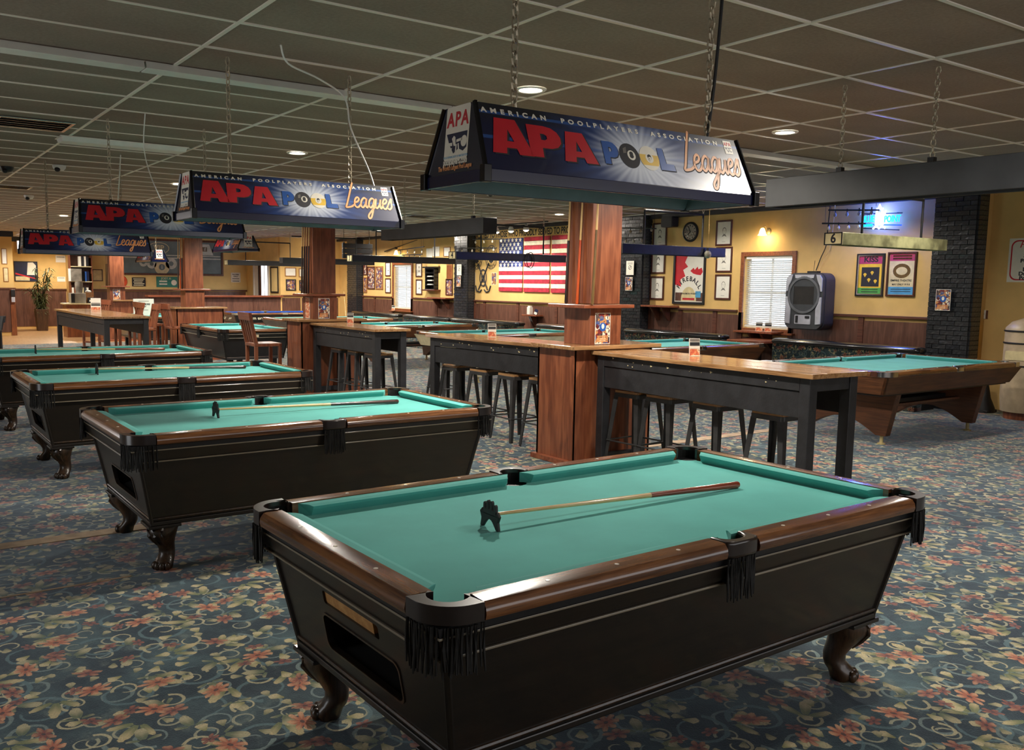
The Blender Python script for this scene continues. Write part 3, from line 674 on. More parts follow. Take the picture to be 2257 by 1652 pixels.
def bar_table_pool(name, label, x, y, rotz, felt_m, rich=True, group=None, body='body', legs='claw', plain=False):
    t = thing(name, label, 'pool table', (x,y,0), rotz, group)
    HL, HW, zt = 1.1175, .559, .85
    playfield(t, HL, HW, zt, felt_m, M['railwood'], M['railwood_y'])
    OL, OW = HL+.145, HW+.145
    mb, me_ = (M['body'], M['body_end']) if body == 'body' else (M['blackgloss'], M['black'])
    # skirt under the rails, slightly inset, with two pale edge strips
    x1,y1 = OL-.03, OW-.03; x2,y2 = OL-.05, OW-.055
    b = MB(); b.hexa([(-x2,-y2,.69),(x2,-y2,.69),(x2,y2,.69),(-x2,y2,.69)],[(-x1,-y1,.765),(x1,-y1,.765),(x1,y1,.765),(-x1,y1,.765)])
    b.build('skirt', mb, t, bevel=.004)
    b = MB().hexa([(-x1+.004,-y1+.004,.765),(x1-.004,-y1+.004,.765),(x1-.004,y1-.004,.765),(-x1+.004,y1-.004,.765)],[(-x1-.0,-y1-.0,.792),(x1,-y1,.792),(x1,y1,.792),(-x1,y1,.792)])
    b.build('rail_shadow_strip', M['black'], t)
    for nm,zz,ex in (('edge_strip',.756,.002),('edge_strip',.687,.010)):
        k = (zz-.69)/.075; xx = x2+(x1-x2)*k+ex; yy = y2+(y1-y2)*k+ex
        MB().plate(rect(-xx,xx,-yy,yy), [rect(-xx+.02,xx-.02,-yy+.02,yy-.02)], zz, zz+.008).build(nm, M['strip'], t, bevel=.002)
    # tapered cabinet: two sides, two ends (one with ball return openings), floor
    bx0,by0,bx1,by1 = 1.10,.545,1.175,.62; z0,z1 = .30,.688
    for s in (-1,1):
        b = MB(); P = [(-bx0,s*by0,z0),(bx0,s*by0,z0),(bx1,s*by1,z1),(-bx1,s*by1,z1)]; Q = [(px,py-s*.02,pz) for px,py,pz in P]
        b.add(P+Q,[(0,1,2,3),(7,6,5,4),(0,4,5,1),(1,5,6,2),(2,6,7,3),(3,7,4,0)]); b.build('side_panel', mb, t)
    tilt = math.atan2(bx1-bx0, z1-z0); hgt = math.hypot(bx1-bx0, z1-z0)
    for s in (-1,1):
        pl = [(-by0,0),(by0,0),(by1,hgt),(-by1,hgt)]
        hs = [rrect(-.24,.30,.10,.235,.03)]+([rrect(-.21,.20,.285,.335,.012)] if rich else []) if s < 0 and not plain else []
        b = MB()
        if s < 0: m = Matrix(((0,-math.sin(tilt)*1,-math.cos(tilt),-bx0),(-1,0,0,0),(0,math.cos(tilt),-math.sin(tilt),z0),(0,0,0,1)))
        else: m = Matrix(((0,math.sin(tilt),math.cos(tilt),bx0),(1,0,0,0),(0,math.cos(tilt),-math.sin(tilt),z0),(0,0,0,1)))
        b.m = m; b.plate(pl, hs, -.02, 0); b.build('end_panel', me_, t)
        if hs:
            b = MB(); b.m = m; b.box(-.26,.32,.08,.25,-.26,-.25); b.box(-.26,.32,.07,.085,-.25,-.02); b.box(-.26,-.25,.08,.25,-.25,-.02); b.box(.31,.32,.08,.25,-.25,-.02); b.box(-.26,.32,.245,.255,-.25,-.02); b.build('ball_return_tray', M['dark'], t)
            b = MB(); b.m = m; o_ = rrect(-.248,.308,.092,.243,.034); b.plate(o_, [rrect(-.24,.30,.10,.235,.03)], 0, .004); b.build('opening_trim', M['leg'], t)
            if rich:
                b = MB(); b.m = m; b.box(-.225,.15,.275,.345,-.030,-.008); b.build('bare_slot_board', M['tan'], t)['label'] = 'bare tan board in the coin slot opening'
                b = MB(); b.m = m; b.box(.15,.205,.28,.34,-.10,-.09); b.build('slot_back', M['dark'], t)
    MB().box(-bx0+.02,bx0-.02,-by0+.02,by0-.02,z0,z0+.02).build('cabinet_floor', M['black'], t)
    # rope moulding along the foot of the cabinet and corner posts
    for s in (-1,1):
        MB().tube([(-bx0-.004,s*(by0+.006),z0+.03),(bx0+.004,s*(by0+.006),z0+.03)], .009, 8).build('rope_moulding', M['leg'], t)
        MB().tube([(s*(bx0+.006),-by0-.004,z0+.03),(s*(bx0+.006),by0+.004,z0+.03)], .009, 8).build('rope_moulding', M['leg'], t)
        MB().box(-bx0-.01,bx0+.01,s*by0-.012,s*by0+.012,z0-.012,z0+.014).build('base_moulding', mb, t, bevel=.005)
        MB().box(s*bx0-.012,s*bx0+.012,-by0-.01,by0+.01,z0-.012,z0+.014).build('base_moulding', me_, t, bevel=.005)
        for q in (-1,1):
            MB().tube([(s*bx0,q*by0,z0),(s*bx1,q*by1,z1)], .012, 8).build('corner_post', mb, t)
            if legs == 'claw':
                MB().box(s*1.03-.095,s*1.03+.095,q*.47-.095,q*.47+.095,z0-.028,z0-.010).build('leg_plate', mb, t, bevel=.004)
                claw_leg(t, s, q, s*1.005, q*.455)
            else:
                MB().box(s*.93-.05,s*.93+.05,q*.42-.05,q*.42+.05,0,z0).build('leg', M['black'], t, bevel=.006)
    if plain:
        o = MB(); o.m = Matrix(((0,0,-1,-x1-.0),(-1,0,0,0),(0,1,0,.72),(0,0,0,1))); o.box(-.06,.02,-.02,.025,0,.008); o.build('number_tag', M['plaque'], t)
    return t
CL = 'claw foot pool tables in the left row'
T1 = bar_table_pool('pool_table', 'nearest dark wood pool table with claw feet, green cloth and bare tan slot board', 2.456, 2.642, R(.561), M['felt'], True, CL)
bpy.context.view_layer.update()
T2 = bar_table_pool('pool_table', 'second dark claw foot pool table behind the nearest one, below the second printed lamp', 2.42, 5.80, 0, M['felt'], False, CL)
T3 = dup(T2, (2.37,8.76,0), 0, 'third dark claw foot pool table in the left row, bluish green cloth')
T4 = dup(T2, (2.33,11.72,0), 0, 'fourth dark claw foot pool table cut off by the left edge')
# black tables standing crosswise behind
T5 = bar_table_pool('pool_table', 'black boxy pool table with a small cream tag standing crosswise beside the wooden booth chairs', 5.92, 16.95, PI/2, M['felt2'], False, 'black pool tables set crosswise', 'black', 'post', True)
dup(T5, (5.95,22.9,0), PI/2, 'black pool table half hidden behind the far left bar table')
# ---------------------------------------------------------------- nine foot tables with slab pedestals
def slab_table(label, x, y, wood_m, wood_my, end_m=None, felt_m=None, castings='chrome', lettering=None):
    t = thing('pool_table', label, 'pool table', (x,y,0), 0, 'long pool tables along the booths')
    HL, HW, zt = 1.27, .635, .85
    playfield(t, HL, HW, zt, felt_m or M['felt2'], M['railwood'], M['railwood_y'], over=.20, corner=.20, castings=castings, fringe=False)
    OL, OW = HL+.19, HW+.19; a0,a1 = OL-.09, OW-.09
    for s in (-1,1):
        b = MB(); P=[(-a0,s*a1,.60),(a0,s*a1,.60),(OL,s*OW,.795),(-OL,s*OW,.795)]; Q=[(p[0],p[1]-s*.03,p[2]) for p in P]
        b.add(P+Q,[(0,1,2,3),(7,6,5,4),(0,4,5,1),(1,5,6,2),(2,6,7,3),(3,7,4,0)]); b.build('apron', wood_m, t)
        b = MB(); P=[(s*a0,-a1,.60),(s*a0,a1,.60),(s*OL,OW,.795),(s*OL,-OW,.795)]; Q=[(p[0]-s*.03,p[1],p[2]) for p in P]
        b.add(P+Q,[(0,1,2,3),(7,6,5,4),(0,4,5,1),(1,5,6,2),(2,6,7,3),(3,7,4,0)]); b.build('apron', end_m or wood_my, t)
    MB().box(-a0+.03,a0-.03,-a1+.03,a1-.03,.58,.62).build('slate_frame', M['black'], t)
    for s in (-1,1):
        # slab leg with an arched foot, leaning outwards
        w0,w1 = .66,.56
        arch = [(-w1,.10)]+[(-w1+.12+(2*w1-.24)*i/10, .10+.17*math.sin(PI*i/10)) for i in range(11)]+[(w1,.10)]
        b = MB(); b.m = Matrix(((0,0,1,s*.93),(1,0,0,0),(0,1,0,0),(0,0,0,1)))
        b.plate(arch+[(w0,.58),(-w0,.58)], [], -.05, .05)
        b.build('pedestal', wood_my, t, bevel=.006)
        for q in (-1,1):
            MB().lathe([(0,0),(.045,0),(.045,.012),(.02,.02),(.02,.11)],14,(s*.93,q*.49,0)).build('foot', M['brass'], t, 40)
    MB().box(-.90,.90,-.22,.22,.36,.44).build('stretcher', M['black'], t, bevel=.01)
    MB().box(-.75,.75,-.46,-.40,.40,.43).build('cue_holder', M['wainsrail'], t, bevel=.004)
    if lettering:
        for s_,sz,px,w in lettering[0]: text(s_, sz, M['chalk'], t, px, -OW+.025, .71, sx=w, name='lettering').rotation_euler = (R(66),0,0)
        for s_,sz,px in lettering[1]: 
            o = text(s_, sz, M['chalk'], t, -OL+.02, px, .71, name='lettering'); o.rotation_euler = (R(66),0,-PI/2)
    return t
slab_table('brown nine foot pool table with slab legs at the right edge of the room', 10.19, 6.0, M['gc'], M['gcy'])
slab_table('brown nine foot pool table behind the near bar table, under the blue box light', 10.1, 9.7, M['gc'], M['gcy'])
slab_table('pool table with a cream coloured apron behind the middle bar table', 9.75, 13.3, M['cream'], M['cream'])
slab_table('brown pool table beyond the cream one, end showing past the left bar table', 9.55, 16.8, M['gc'], M['gcy'])
slab_table('pool table with a greyish brown apron partly hidden by the second column', 9.45, 20.1, M['greyapron'], M['greyapron'])
slab_table('black pool table with blue cloth and white script before the half wall', 9.7, 24.4, M['black'], M['black'], M['greyapron'], M['feltblue'], 'strip', ([('Sam Brown',.13,-.75,1.0)],[('CHAOS',.15,.15),('pool',.1,-.45)]))
# bridge sticks lying on the claw foot tables
def bridge(label, x0, y0, x1, y1, z, butt):
    t = thing('bridge_stick', label, 'bridge stick', (x0,y0,z), math.atan2(y1-y0,x1-x0), 'bridge sticks lying on the pool tables')
    L = math.hypot(x1-x0,y1-y0)
    z0 = .052; z1 = .0165
    MB().tube([(.012,0,z0),(L*.63,0,z0+(z1-z0)*.63)], [.0062,.0115], 12).build('shaft', M['cuewood'], t, 60)
    MB().tube([(L*.60,0,z0+(z1-z0)*.60),(L*.98,0,z1+.0006),(L-.004,0,z1),(L,0,z1)], [.0118,.0160,.0162,.0145], 12).build('butt', butt, t, 60)
    b = MB()   # pointed splice
    for a in (PI*.5,):
        b.add([(L*.50,-.0095,z0+(z1-z0)*.5+.004),(L*.72,0,z0+(z1-z0)*.72+.0132),(L*.50,.0095,z0+(z1-z0)*.5+.004)],[(0,1,2)])
    MB().ball((L,0,z1),(.006,.013,.013),8,6).build('bumper', M['rubber'], t, True)
    # moosehead bridge plate standing across the stick
    pts = [(-.062,-.052),(-.045,-.052)]+[(-.045+.09*i/8, -.052+.036*math.sin(PI*i/8)) for i in range(1,8)]+[(.045,-.052),(.062,-.052),(.055,-.02),(.066,.004),(.05,.02),(.045,.008)]
    top = []
    for cx in (.036,.012,-.012,-.036):
        top += [(cx+.0075,.022),(cx+.0065,.040+.010*(abs(cx)<.02)),(cx,.046+.010*(abs(cx)<.02)),(cx-.0065,.040+.010*(abs(cx)<.02)),(cx-.0075,.022)]
    pts += top+[(-.045,.008),(-.05,.02),(-.066,.004),(-.055,-.02)]
    b = MB(); b.m = Matrix(((0,0,1,0),(1,0,0,0),(0,1,0,.0525),(0,0,0,1))); b.plate(pts, [], -.006, .006); b.build('bridge_head', M['rubber'], t, bevel=.002)
    return t
zb = .800
bridge('bridge stick with a red butt lying on the nearest table', 1.91, 2.68, 3.27, 2.63, zb, M['cuebutt'])
bridge('bridge stick with a brown butt lying on the second table', 1.93, 5.93, 3.34, 5.93, zb, M['cuebutt_dk'])
bridge('bridge stick lying on the third table with bluish cloth', 1.84, 9.20, 3.30, 9.13, zb, M['cuebutt_dk'])
bridge('bridge stick with a reddish butt on the fourth table at the left edge', 1.72, 12.08, 3.25, 12.02, zb, M['cuebutt'])
# ---------------------------------------------------------------- bar tables and stools
def bar_table(label, x0, x1, y0, y1, z=1.07, apron=.30, rz=0):
    t = thing('bar_table', label, 'bar table', (x0, y0, 0), rz, 'black bar height tables with plank tops')
    w, l = x1-x0, y1-y0
    n = 4
    for k in range(n):
        a = -.04+(w+.08)*k/n; MB().box(a+.001, a+(w+.08)/n-.001, -.05, l+.05, z-.035, z+.001*(k%2)).build('top_plank', M['bartop'], t, bevel=.003)
    for sx in (0,1):
        for sy in (0,1):
            xx = sx*(w-.09); yy = sy*(l-.09); MB().box(xx, xx+.09, yy, yy+.09, 0, z-.035).build('leg', M['bar'], t, bevel=.005)
    for sx in (0,1):
        xa = .0 if sx == 0 else w-.03
        MB().box(xa, xa+.03, .09, l-.09, z-.135, z-.037).build('apron_rail', M['bar'], t, bevel=.003)
        MB().box(xa+.012, xa+.03, .09, l-.09, z-.035-apron, z-.140).build('apron_board', M['bar'], t, bevel=.003)
    for sy in (0,1):
        ya = .01 if sy == 0 else l-.04
        MB().box(.09, w-.09, ya, ya+.03, z-.135, z-.037).build('end_rail', M['bar'], t, bevel=.003)
        MB().box(.09, w-.09, ya, ya+.04, .05, .12).build('foot_rail', M['bar'], t, bevel=.004)
    b = MB()
    for i in range(16):
        q = random.uniform(.2, l-.2); zz = z-random.uniform(.05,.12); s = random.uniform(.004,.016); b.add([(-.0015,q-s,zz),(-.0015,q+s*.6,zz-s*.7),(-.0015,q+s,zz+s*.5)],[(0,1,2)])
    stuff(b.build('paint_chip', M['numplate'], t))
    return t
bar_table('nearest black bar table with a plank top right of the near column', 5.62, 6.18, 3.92, 6.31, 1.10, rz=R(-2.4))
bar_table('middle black bar table with a plank top left of the near column', 5.83, 6.31, 7.20, 9.32, 1.10, rz=R(3.6))
bar_table('black bar table with a plank top before the second column', 5.62, 6.10, 10.6, 12.68, 1.10, rz=R(-1.0))
fb = bar_table('far left black bar table with a shiny plank top', 3.45, 4.2, 16.5, 21.1)
def make_stool():
    t = thing('bar_stool', '', 'bar stool', (0,0,0), 0, 'metal bar stools with wooden seats')
    MB().plate(rrect(-.155,.155,-.155,.155,.03), [], .718, .742).build('seat', M['bartop'], t, bevel=.005)
    MB().plate(rrect(-.158,.158,-.158,.158,.03), [rrect(-.14,.14,-.14,.14,.02)], .68, .718).build('seat_frame', M['steel'], t, bevel=.003)
    for sx in (-1,1):
        for sy in (-1,1):
            a = .140; c = .215
            def ring(z, r, w):  # L-shaped folded sheet leg
                px, py = sx*r, sy*r
                return [(px,py,z),(px-sx*w,py,z),(px-sx*w,py-sy*.006,z),(px-sx*.006,py-sy*.006,z),(px-sx*.006,py-sy*w,z),(px,py-sy*w,z)]
            b = MB(); b.rings([ring(0,c,.032),ring(.69,a+.012,.055)]); b.build('leg', M['steel'], t)
    for s in (-1,1):
        z = .26; r = .192
        MB().tube([(-r,s*r,z),(r,s*r,z)], .008, 8).build('rung', M['steel'], t); MB().tube([(s*r,-r,z),(s*r,r,z)], .008, 8).build('rung', M['steel'], t)
    return t
st0 = make_stool(); used = False
bpy.context.view_layer.update()
for x,y,rz,l in ((5.99,4.45,.03,'bar stool nearest the right end of the near bar table'),(6.00,5.08,-.04,'second bar stool from the right end of the near bar table'),(5.98,5.62,.02,'third bar stool from the right end of the near bar table'),(5.97,6.02,.05,'bar stool beside the near column at the right bar table'),
    (5.93,7.30,.02,'bar stool at the middle bar table closest to the near column'),(5.93,7.86,-.03,'second bar stool of the middle bar table from the near column'),(5.93,8.42,.04,'third bar stool of the middle bar table from the near column'),(5.93,9.02,.0,'bar stool at the far end of the middle bar table'),
    (5.90,11.02,.02,'bar stool nearest the camera at the bar table by the second column'),(5.90,11.55,-.02,'second bar stool at the bar table by the second column'),(5.90,12.1,.03,'third bar stool at the bar table by the second column'),
    (6.75,10.6,.1,'bar stool standing on the far side of the bar table by the second column')):
    o = st0 if not used else dup(st0); used = True
    o.location = (x,y,0); o.rotation_euler = (0,0,rz); o['label'] = l
# ---------------------------------------------------------------- printed pool table lamps
def lamp_balls(p, x, y, r, base, band, num):
    MB().plate(disc(0,0,r,28), [], .0006, .0012).build('ball_print', M[base], p, loc=(x,y,0))
    if band:
        pts = [(r*.98*math.cos(a), r*.98*math.sin(a)) for a in [R(-38)+R(54)*i/8 for i in range(9)]]+[(r*.98*math.cos(a), r*.98*math.sin(a)) for a in [R(164)+R(54)*i/8 for i in range(9)]]
        MB().plate(pts, [], .0012, .0015).build('ball_band_print', M['yellow'], p, loc=(x,y,0))
    MB().plate(disc(0,0,r*.40,20), [], .0015, .0018).build('ball_number_print', M['white_print'], p, loc=(x+(.0 if band else r*.18),y-(0 if band else -r*.05),0))
    text(num, r*.62, M['ink'], p, x+(.0 if band else r*.18), y+(0 if band else r*.05), .0022, bold=.003, name='lettering')
    if not band: MB().plate([(-.55*r,.55*r),(-.2*r,.7*r),(-.28*r,.2*r),(-.6*r,.15*r)], [], .0012,.0016).build('ball_gleam_print', M['pencil'], p, loc=(x,y,0))
GA = ([(.0,0),(.33,0),(.36,.17),(.60,.17),(.64,0),(1.0,0),(.70,1),(.20,1)],[(.40,.36),(.57,.36),(.47,.70)])
GP = ([(.0,0),(.34,0),(.36,.30),(.62,.30),(.80,.36),(.91,.50),(.92,.68),(.85,.85),(.70,.96),(.50,1.0),(.04,1.0)],[(.37,.55),(.37,.75),(.47,.75),(.54,.70),(.54,.60),(.47,.55)])
GL = ([(.0,0),(.95,0),(.92,.30),(.42,.30),(.38,1.0),(.03,1.0)],[])
SCRIPT = [[(4.2,13.5),(2.6,7.5),(1.2,2.2),(.6,.6),(1.6,.4),(4.0,.9),(5.6,1.9)],                                  # L
 [(5.8,3.2),(7.8,3.8),(8.6,5.2),(7.6,6.1),(6.3,5.0),(5.9,2.6),(7.0,.8),(8.6,1.0),(9.9,2.6)],                      # e
 [(13.2,5.4),(11.8,6.0),(10.3,4.4),(10.0,2.0),(11.2,.8),(12.8,2.6),(13.5,5.6),(13.1,2.0),(13.9,.8),(14.8,2.2)],   # a
 [(18.2,5.4),(16.8,6.0),(15.3,4.4),(15.1,2.0),(16.3,.9),(17.8,2.8),(18.5,5.6),(17.8,.0),(16.6,-4.2),(15.2,-4.8),(14.9,-3.2),(17.0,-.6),(19.4,1.8)],  # g
 [(19.6,5.6),(19.3,2.2),(20.2,.8),(21.8,2.6),(22.6,5.6),(22.3,2.0),(23.1,.8),(24.0,2.4)],                         # u
 [(24.0,3.2),(25.8,3.8),(26.5,5.2),(25.5,6.1),(24.3,5.0),(24.0,2.6),(25.0,.8),(26.5,1.0),(27.6,3.0)],             # e
 [(27.4,2.6),(29.4,6.4),(29.6,4.2),(29.9,2.0),(28.6,.6),(27.2,1.3)]]                                             # s
def smooth(P, n=5):
    out = []
    for i in range(len(P)-1):
        p0,p1,p2,p3 = P[max(i-1,0)],P[i],P[i+1],P[min(i+2,len(P)-1)]
        for k in range(n):
            f = k/n; out.append(tuple(.5*(2*p1[j]+(p2[j]-p0[j])*f+(2*p0[j]-5*p1[j]+4*p2[j]-p3[j])*f*f+(3*p1[j]-p0[j]-3*p2[j]+p3[j])*f**3) for j in range(3)))
    return out+[P[-1]]
def ribbon(name, pts, w, mat, parent):
    b = MB(); vs = []; n = len(pts)
    for i,p in enumerate(pts):
        q0,q1 = pts[max(i-1,0)],pts[min(i+1,n-1)]; dx,dy = q1[0]-q0[0],q1[1]-q0[1]; l = math.hypot(dx,dy) or 1
        vs += [(p[0]-dy/l*w,p[1]+dx/l*w,p[2]),(p[0]+dy/l*w,p[1]-dx/l*w,p[2])]
    b.add(vs, [(2*i,2*i+1,2*i+3,2*i+2) for i in range(n-1)])
    for p in (pts[0],pts[-1]): b.add([(p[0]+w*math.cos(PI*k/5),p[1]+w*math.sin(PI*k/5),p[2]) for k in range(10)], [tuple(range(10))])
    return b.build(name, mat, parent)
def front_art(p, h):
    for g_,x,sz,yy in ((GA,-.668,1.0,.245),(GP,-.497,.93,.25),(GA,-.340,.90,.235)):
        o_,h_ = g_; W_, H_ = .185*sz, .140*sz
        for nm,m_,dx,dz in (('letter_shadow','ink',.008,.0008),('lettering','red',0,.0014)):
            MB().plate([(x+dx+u*W_, h*yy-dx*.7+v*H_) for u,v in o_], ([[(x+dx+u*W_, h*yy-dx*.7+v*H_) for u,v in h_]] if h_ else []), dz, dz+.0005).build(nm, M[m_], p)
    for g_,x in ((GP,-.135),(GL,.167)):
        for nm,m_,dx,dz in (('letter_shadow','ink',.004,.0009),('lettering','blue',0,.0014)):
            MB().plate([(x+dx+u*.088, h*.27-dx+v*.098) for u,v in g_[0]], [[(x+dx+u*.088, h*.27-dx+v*.098) for u,v in q_] for q_ in g_[1:] if q_], dz, dz+.0005).build(nm, M[m_], p)
    lamp_balls(p, .006, h*.45, .054, 'ink', False, '8'); lamp_balls(p, .114, h*.45, .054, 'white_print', True, '9')
    for nm,m_,w_,dx,dz in (('letter_shadow','ink',.0085,.002,.0010),('lettering','orange',.006,0,.0015)):
        for st in SCRIPT:
            pts = smooth([(.30+dx+u*.0118+v*.0026, h*.30-dx+v*.0138, dz) for u,v in st], 6); ribbon(nm, pts, w_, M[m_], p)
    text('AMERICAN  POOLPLAYERS  ASSOCIATION', .026, M['white_print'], p, -.06, h*.885, .0010, bold=.0010, space=1.95, fit=1.24)
    logo(p, .625, h*.84, .05)
def logo(p, x, y, w):    # white badge, red lettering above a dark field with a bridging hand and a ball
    h = w*1.25; S = lambda q: [(x+a*w, y+b*h) for a,b in q]
    MB().plate(rrect(x-w*.5,x+w*.5,y-h*.5,y+h*.5,w*.06), [], .0008,.0012).build('badge_print', M['white_print'], p)
    for q_,c_ in ((-.30,'A'),(.0,'P'),(.30,'A')): text(c_, w*.46, M['red'], p, x+w*q_, y+h*.24, .0016, bold=w*.014, sx=.95)
    MB().plate(S([(-.44,-.0),(.44,.0),(.44,-.30),(.30,-.36),(.1,-.30),(-.1,-.38),(-.3,-.2)]), [], .0012,.0015).build('badge_field_print', M['navy'], p)
    MB().plate(disc(x+w*.32,y-h*.18,w*.13,16), [], .0015,.0019).build('badge_ball_print', M['white_print'], p)
    for q in ([(-.46,-.17),(-.18,-.17),(-.16,-.23),(-.46,-.23)],[(-.2,-.10),(-.12,-.05),(-.05,-.08),(-.02,-.24),(-.1,-.24)],[(-.0,-.13),(.24,-.11),(.24,-.16),(-.0,-.18)],[(-.02,-.22),(.03,-.21),(.02,-.36),(-.03,-.37)],[(.06,-.21),(.11,-.2),(.14,-.31),(.10,-.33)],[(-.46,-.30),(-.16,-.27),(-.2,-.33),(-.3,-.42),(-.42,-.42)]):
        MB().plate(S(q), [], .0015,.0019).build('badge_hand_print', M['white_print'], p)
def end_art(p, w, h):
    logo(p, 0, h*.60, .155)
    text('THE GOVERNING BODY OF AMATEUR POOL', .011, M['cyan'], p, 0, h*.245, .001, bold=.0002, sx=.72)
    text('poolplayers.com', .033, M['white_print'], p, 0, h*.175, .001, bold=.0012, sx=.72)
    text("The World's Largest Pool League", .024, M['orange'], p, 0, h*.085, .001, bold=.0008, sx=.68)
def make_lamp():
    t = thing('pool_table_lamp', '', 'pool table lamp', (0,0,0), 0, 'printed lamps hung over pool tables')
    LB,WB,LT,WT,H = .715,.20,.695,.10,.285
    lip = .045
    def slant(nm, m, pl, mat):
        b = MB(); b.plate(pl, [], -.006, 0); o = b.build(nm, mat, t); o.matrix_local = m; return o
    hs = math.hypot(H-lip, WB-WT); a = math.atan2(WB-WT, H-lip)
    # long panels: local x along the lamp, local y up the slope
    fm = Matrix(((1,0,0,0),(0,math.sin(a),-math.cos(a),-WB),(0,math.cos(a),math.sin(a),lip),(0,0,0,1)))
    fp = slant('front_panel', fm, [(-LB,0),(LB,0),(LT,hs),(-LT,hs)], M['art']); front_art(fp, hs)
    bm_ = Matrix(((-1,0,0,0),(0,-math.sin(a),math.cos(a),WB),(0,math.cos(a),math.sin(a),lip),(0,0,0,1)))
    bp = slant('back_panel', bm_, [(-LB,0),(LB,0),(LT,hs),(-LT,hs)], M['art']); front_art(bp, hs)
    he = math.hypot(H-lip, LB-LT); e = math.atan2(LB-LT, H-lip)
    for s in (-1,1):
        em = Matrix(((0,s*-math.sin(e),s*math.cos(e),s*LB),(s,0,0,0),(0,math.cos(e),math.sin(e),lip),(0,0,0,1)))
        ep = slant('end_panel', em, [(-WB,0),(WB,0),(WT,he),(-WT,he)], M['navyg']); end_art(ep, WB, he)
    MB().plate(rect(-LB-.004,LB+.004,-WB-.004,WB+.004), [rect(-LB+.008,LB-.008,-WB+.008,WB-.008)], 0, lip).build('bottom_rim', M['navyrim'], t, bevel=.003)
    MB().box(-LT,LT,-WT,WT,H-.008,H).build('top_plate', M['blackgloss'], t)
    for sx in (-1,1):
        for sy in (-1,1): MB().tube([(sx*LB,sy*WB,lip),(sx*LT,sy*WT,H)], .010, 6).build('corner_trim', M['blackgloss'], t); MB().box(sx*LB-.016,sx*LB+.016,sy*WB-.016,sy*WB+.016,-.004,lip+.012).build('corner_block', M['blackgloss'], t, bevel=.003)
    b = MB()
    for s in (-1,1):
        b.add([(-LB+.01,s*(WB-.012),.002),(LB-.01,s*(WB-.012),.002),(LT-.01,s*(WT-.012),H-.02),(-LT+.01,s*(WT-.012),H-.02)],[(0,1,2,3)])
        b.add([(s*(LB-.012),-WB+.012,.002),(s*(LB-.012),WB-.012,.002),(s*(LT-.012),WT-.012,H-.02),(s*(LT-.012),-WT+.012,H-.02)],[(0,1,2,3)])
    b.add([(-LT,-WT,H-.02),(LT,-WT,H-.02),(LT,WT,H-.02),(-LT,WT,H-.02)],[(0,1,2,3)]); b.build('liner', M['lampin'], t)
    MB().tube([(-.55,0,.16),(.55,0,.16)], .018, 10).build('lamp_tube', M['white'], t, True)
    return t
M['navyrim'] = flat('navy_rim','0a1038',.25,coat=.5,var=.15)
M['navyg'] = flat('lamp_end_sheet','10142c',.25,coat=.5,var=.15)
def chain(b, x, y, z0, z1, link=.052, x1=None, y1=None):
    n = max(2,int((z1-z0)/(link*.72))); 
    for k in range(n):
        f = (k+.5)/n; cx = x+((x1 if x1 is not None else x)-x)*f; cy = y+((y1 if y1 is not None else y)-y)*f; cz = z0+(z1-z0)*f
        a = PI/2*(k%2)+.3; pts = []
        for i in range(9):
            g = 2*PI*i/8; u = .014*math.cos(g); w = link*.5*math.sin(g); pts.append((cx+u*math.cos(a), cy+u*math.sin(a), cz+w))
        b.tube(pts, .0042, 6, False)
lampM = {}
L1 = make_lamp()
bpy.context.view_layer.update()
def place_lamp(o, x, y, z, rz, label, dxs=(-.42,.42)):
    o.location = (x,y,z); o.rotation_euler = (0,0,rz); o['label'] = label
    for dx in dxs:
        b = MB(); chain(b, dx, 0, .285, CEIL-z, .058, dx*(1.0), .0); stuff(b.build('hanging_chain', M['chain'], o))
        MB().lathe([(.012,.283),(.012,.30)],8,(dx,0,0)).build('hook', M['blackgloss'], o)
    return o
copies = [dup(L1) for _ in range(5)]
place_lamp(L1, 2.517, 2.785, 2.072, 0, 'nearest printed lamp with large red lettering over the nearest table', (-.45,.62))
place_lamp(copies[0], 2.389, 5.66, 2.093, 0, 'second printed lamp with red lettering, over the second table')
place_lamp(copies[1], 2.274, 8.42, 2.114, 0, 'third printed lamp, its right end hidden behind the second lamp')
place_lamp(copies[2], 2.298, 11.80, 2.010, 0, 'farthest lower printed lamp with red lettering at the far left')
place_lamp(copies[3], 5.95, 16.9, 2.27, PI/2, 'small printed lamp hung crosswise over the black table by the third column')
place_lamp(copies[4], 5.95, 22.9, 2.15, PI/2, 'smallest far printed lamp hung crosswise before the chalkboard')
# power cords that run from the ceiling to the lamps
def cord(label, pts, mat, r=.006):
    b = MB(); P = []
    for i in range(len(pts)-1):
        for k in range(6):
            f = k/6; p0 = pts[max(i-1,0)]; p1 = pts[i]; p2 = pts[i+1]; p3 = pts[min(i+2,len(pts)-1)]
            P.append(tuple(.5*((2*p1[j])+(-p0[j]+p2[j])*f+(2*p0[j]-5*p1[j]+4*p2[j]-p3[j])*f*f+(-p0[j]+3*p1[j]-3*p2[j]+p3[j])*f**3) for j in range(3)))
    P.append(pts[-1]); b.tube(P, r, 6)
    return tag(b.build('power_cord', mat, None, True), label, 'cord')
cord('white power cord drooping from the ceiling to the second printed lamp', [(2.12,5.17,3.1),(2.2,5.25,3.02),(2.45,5.35,2.98),(2.72,5.55,2.93),(2.80,5.62,2.75),(2.95,5.66,2.5),(3.0,5.66,2.375)], M['white'])
cord('black power cord running down to the right end of the nearest lamp', [(3.22,2.80,3.1),(3.2,2.79,2.9),(3.17,2.785,2.6),(3.135,2.785,2.36)], M['rubber'], .008)
cord('white power cord hanging to the third printed lamp', [(2.05,7.95,3.1),(2.07,8.1,2.85),(2.18,8.35,2.65),(2.3,8.42,2.4)], M['white'], .005)
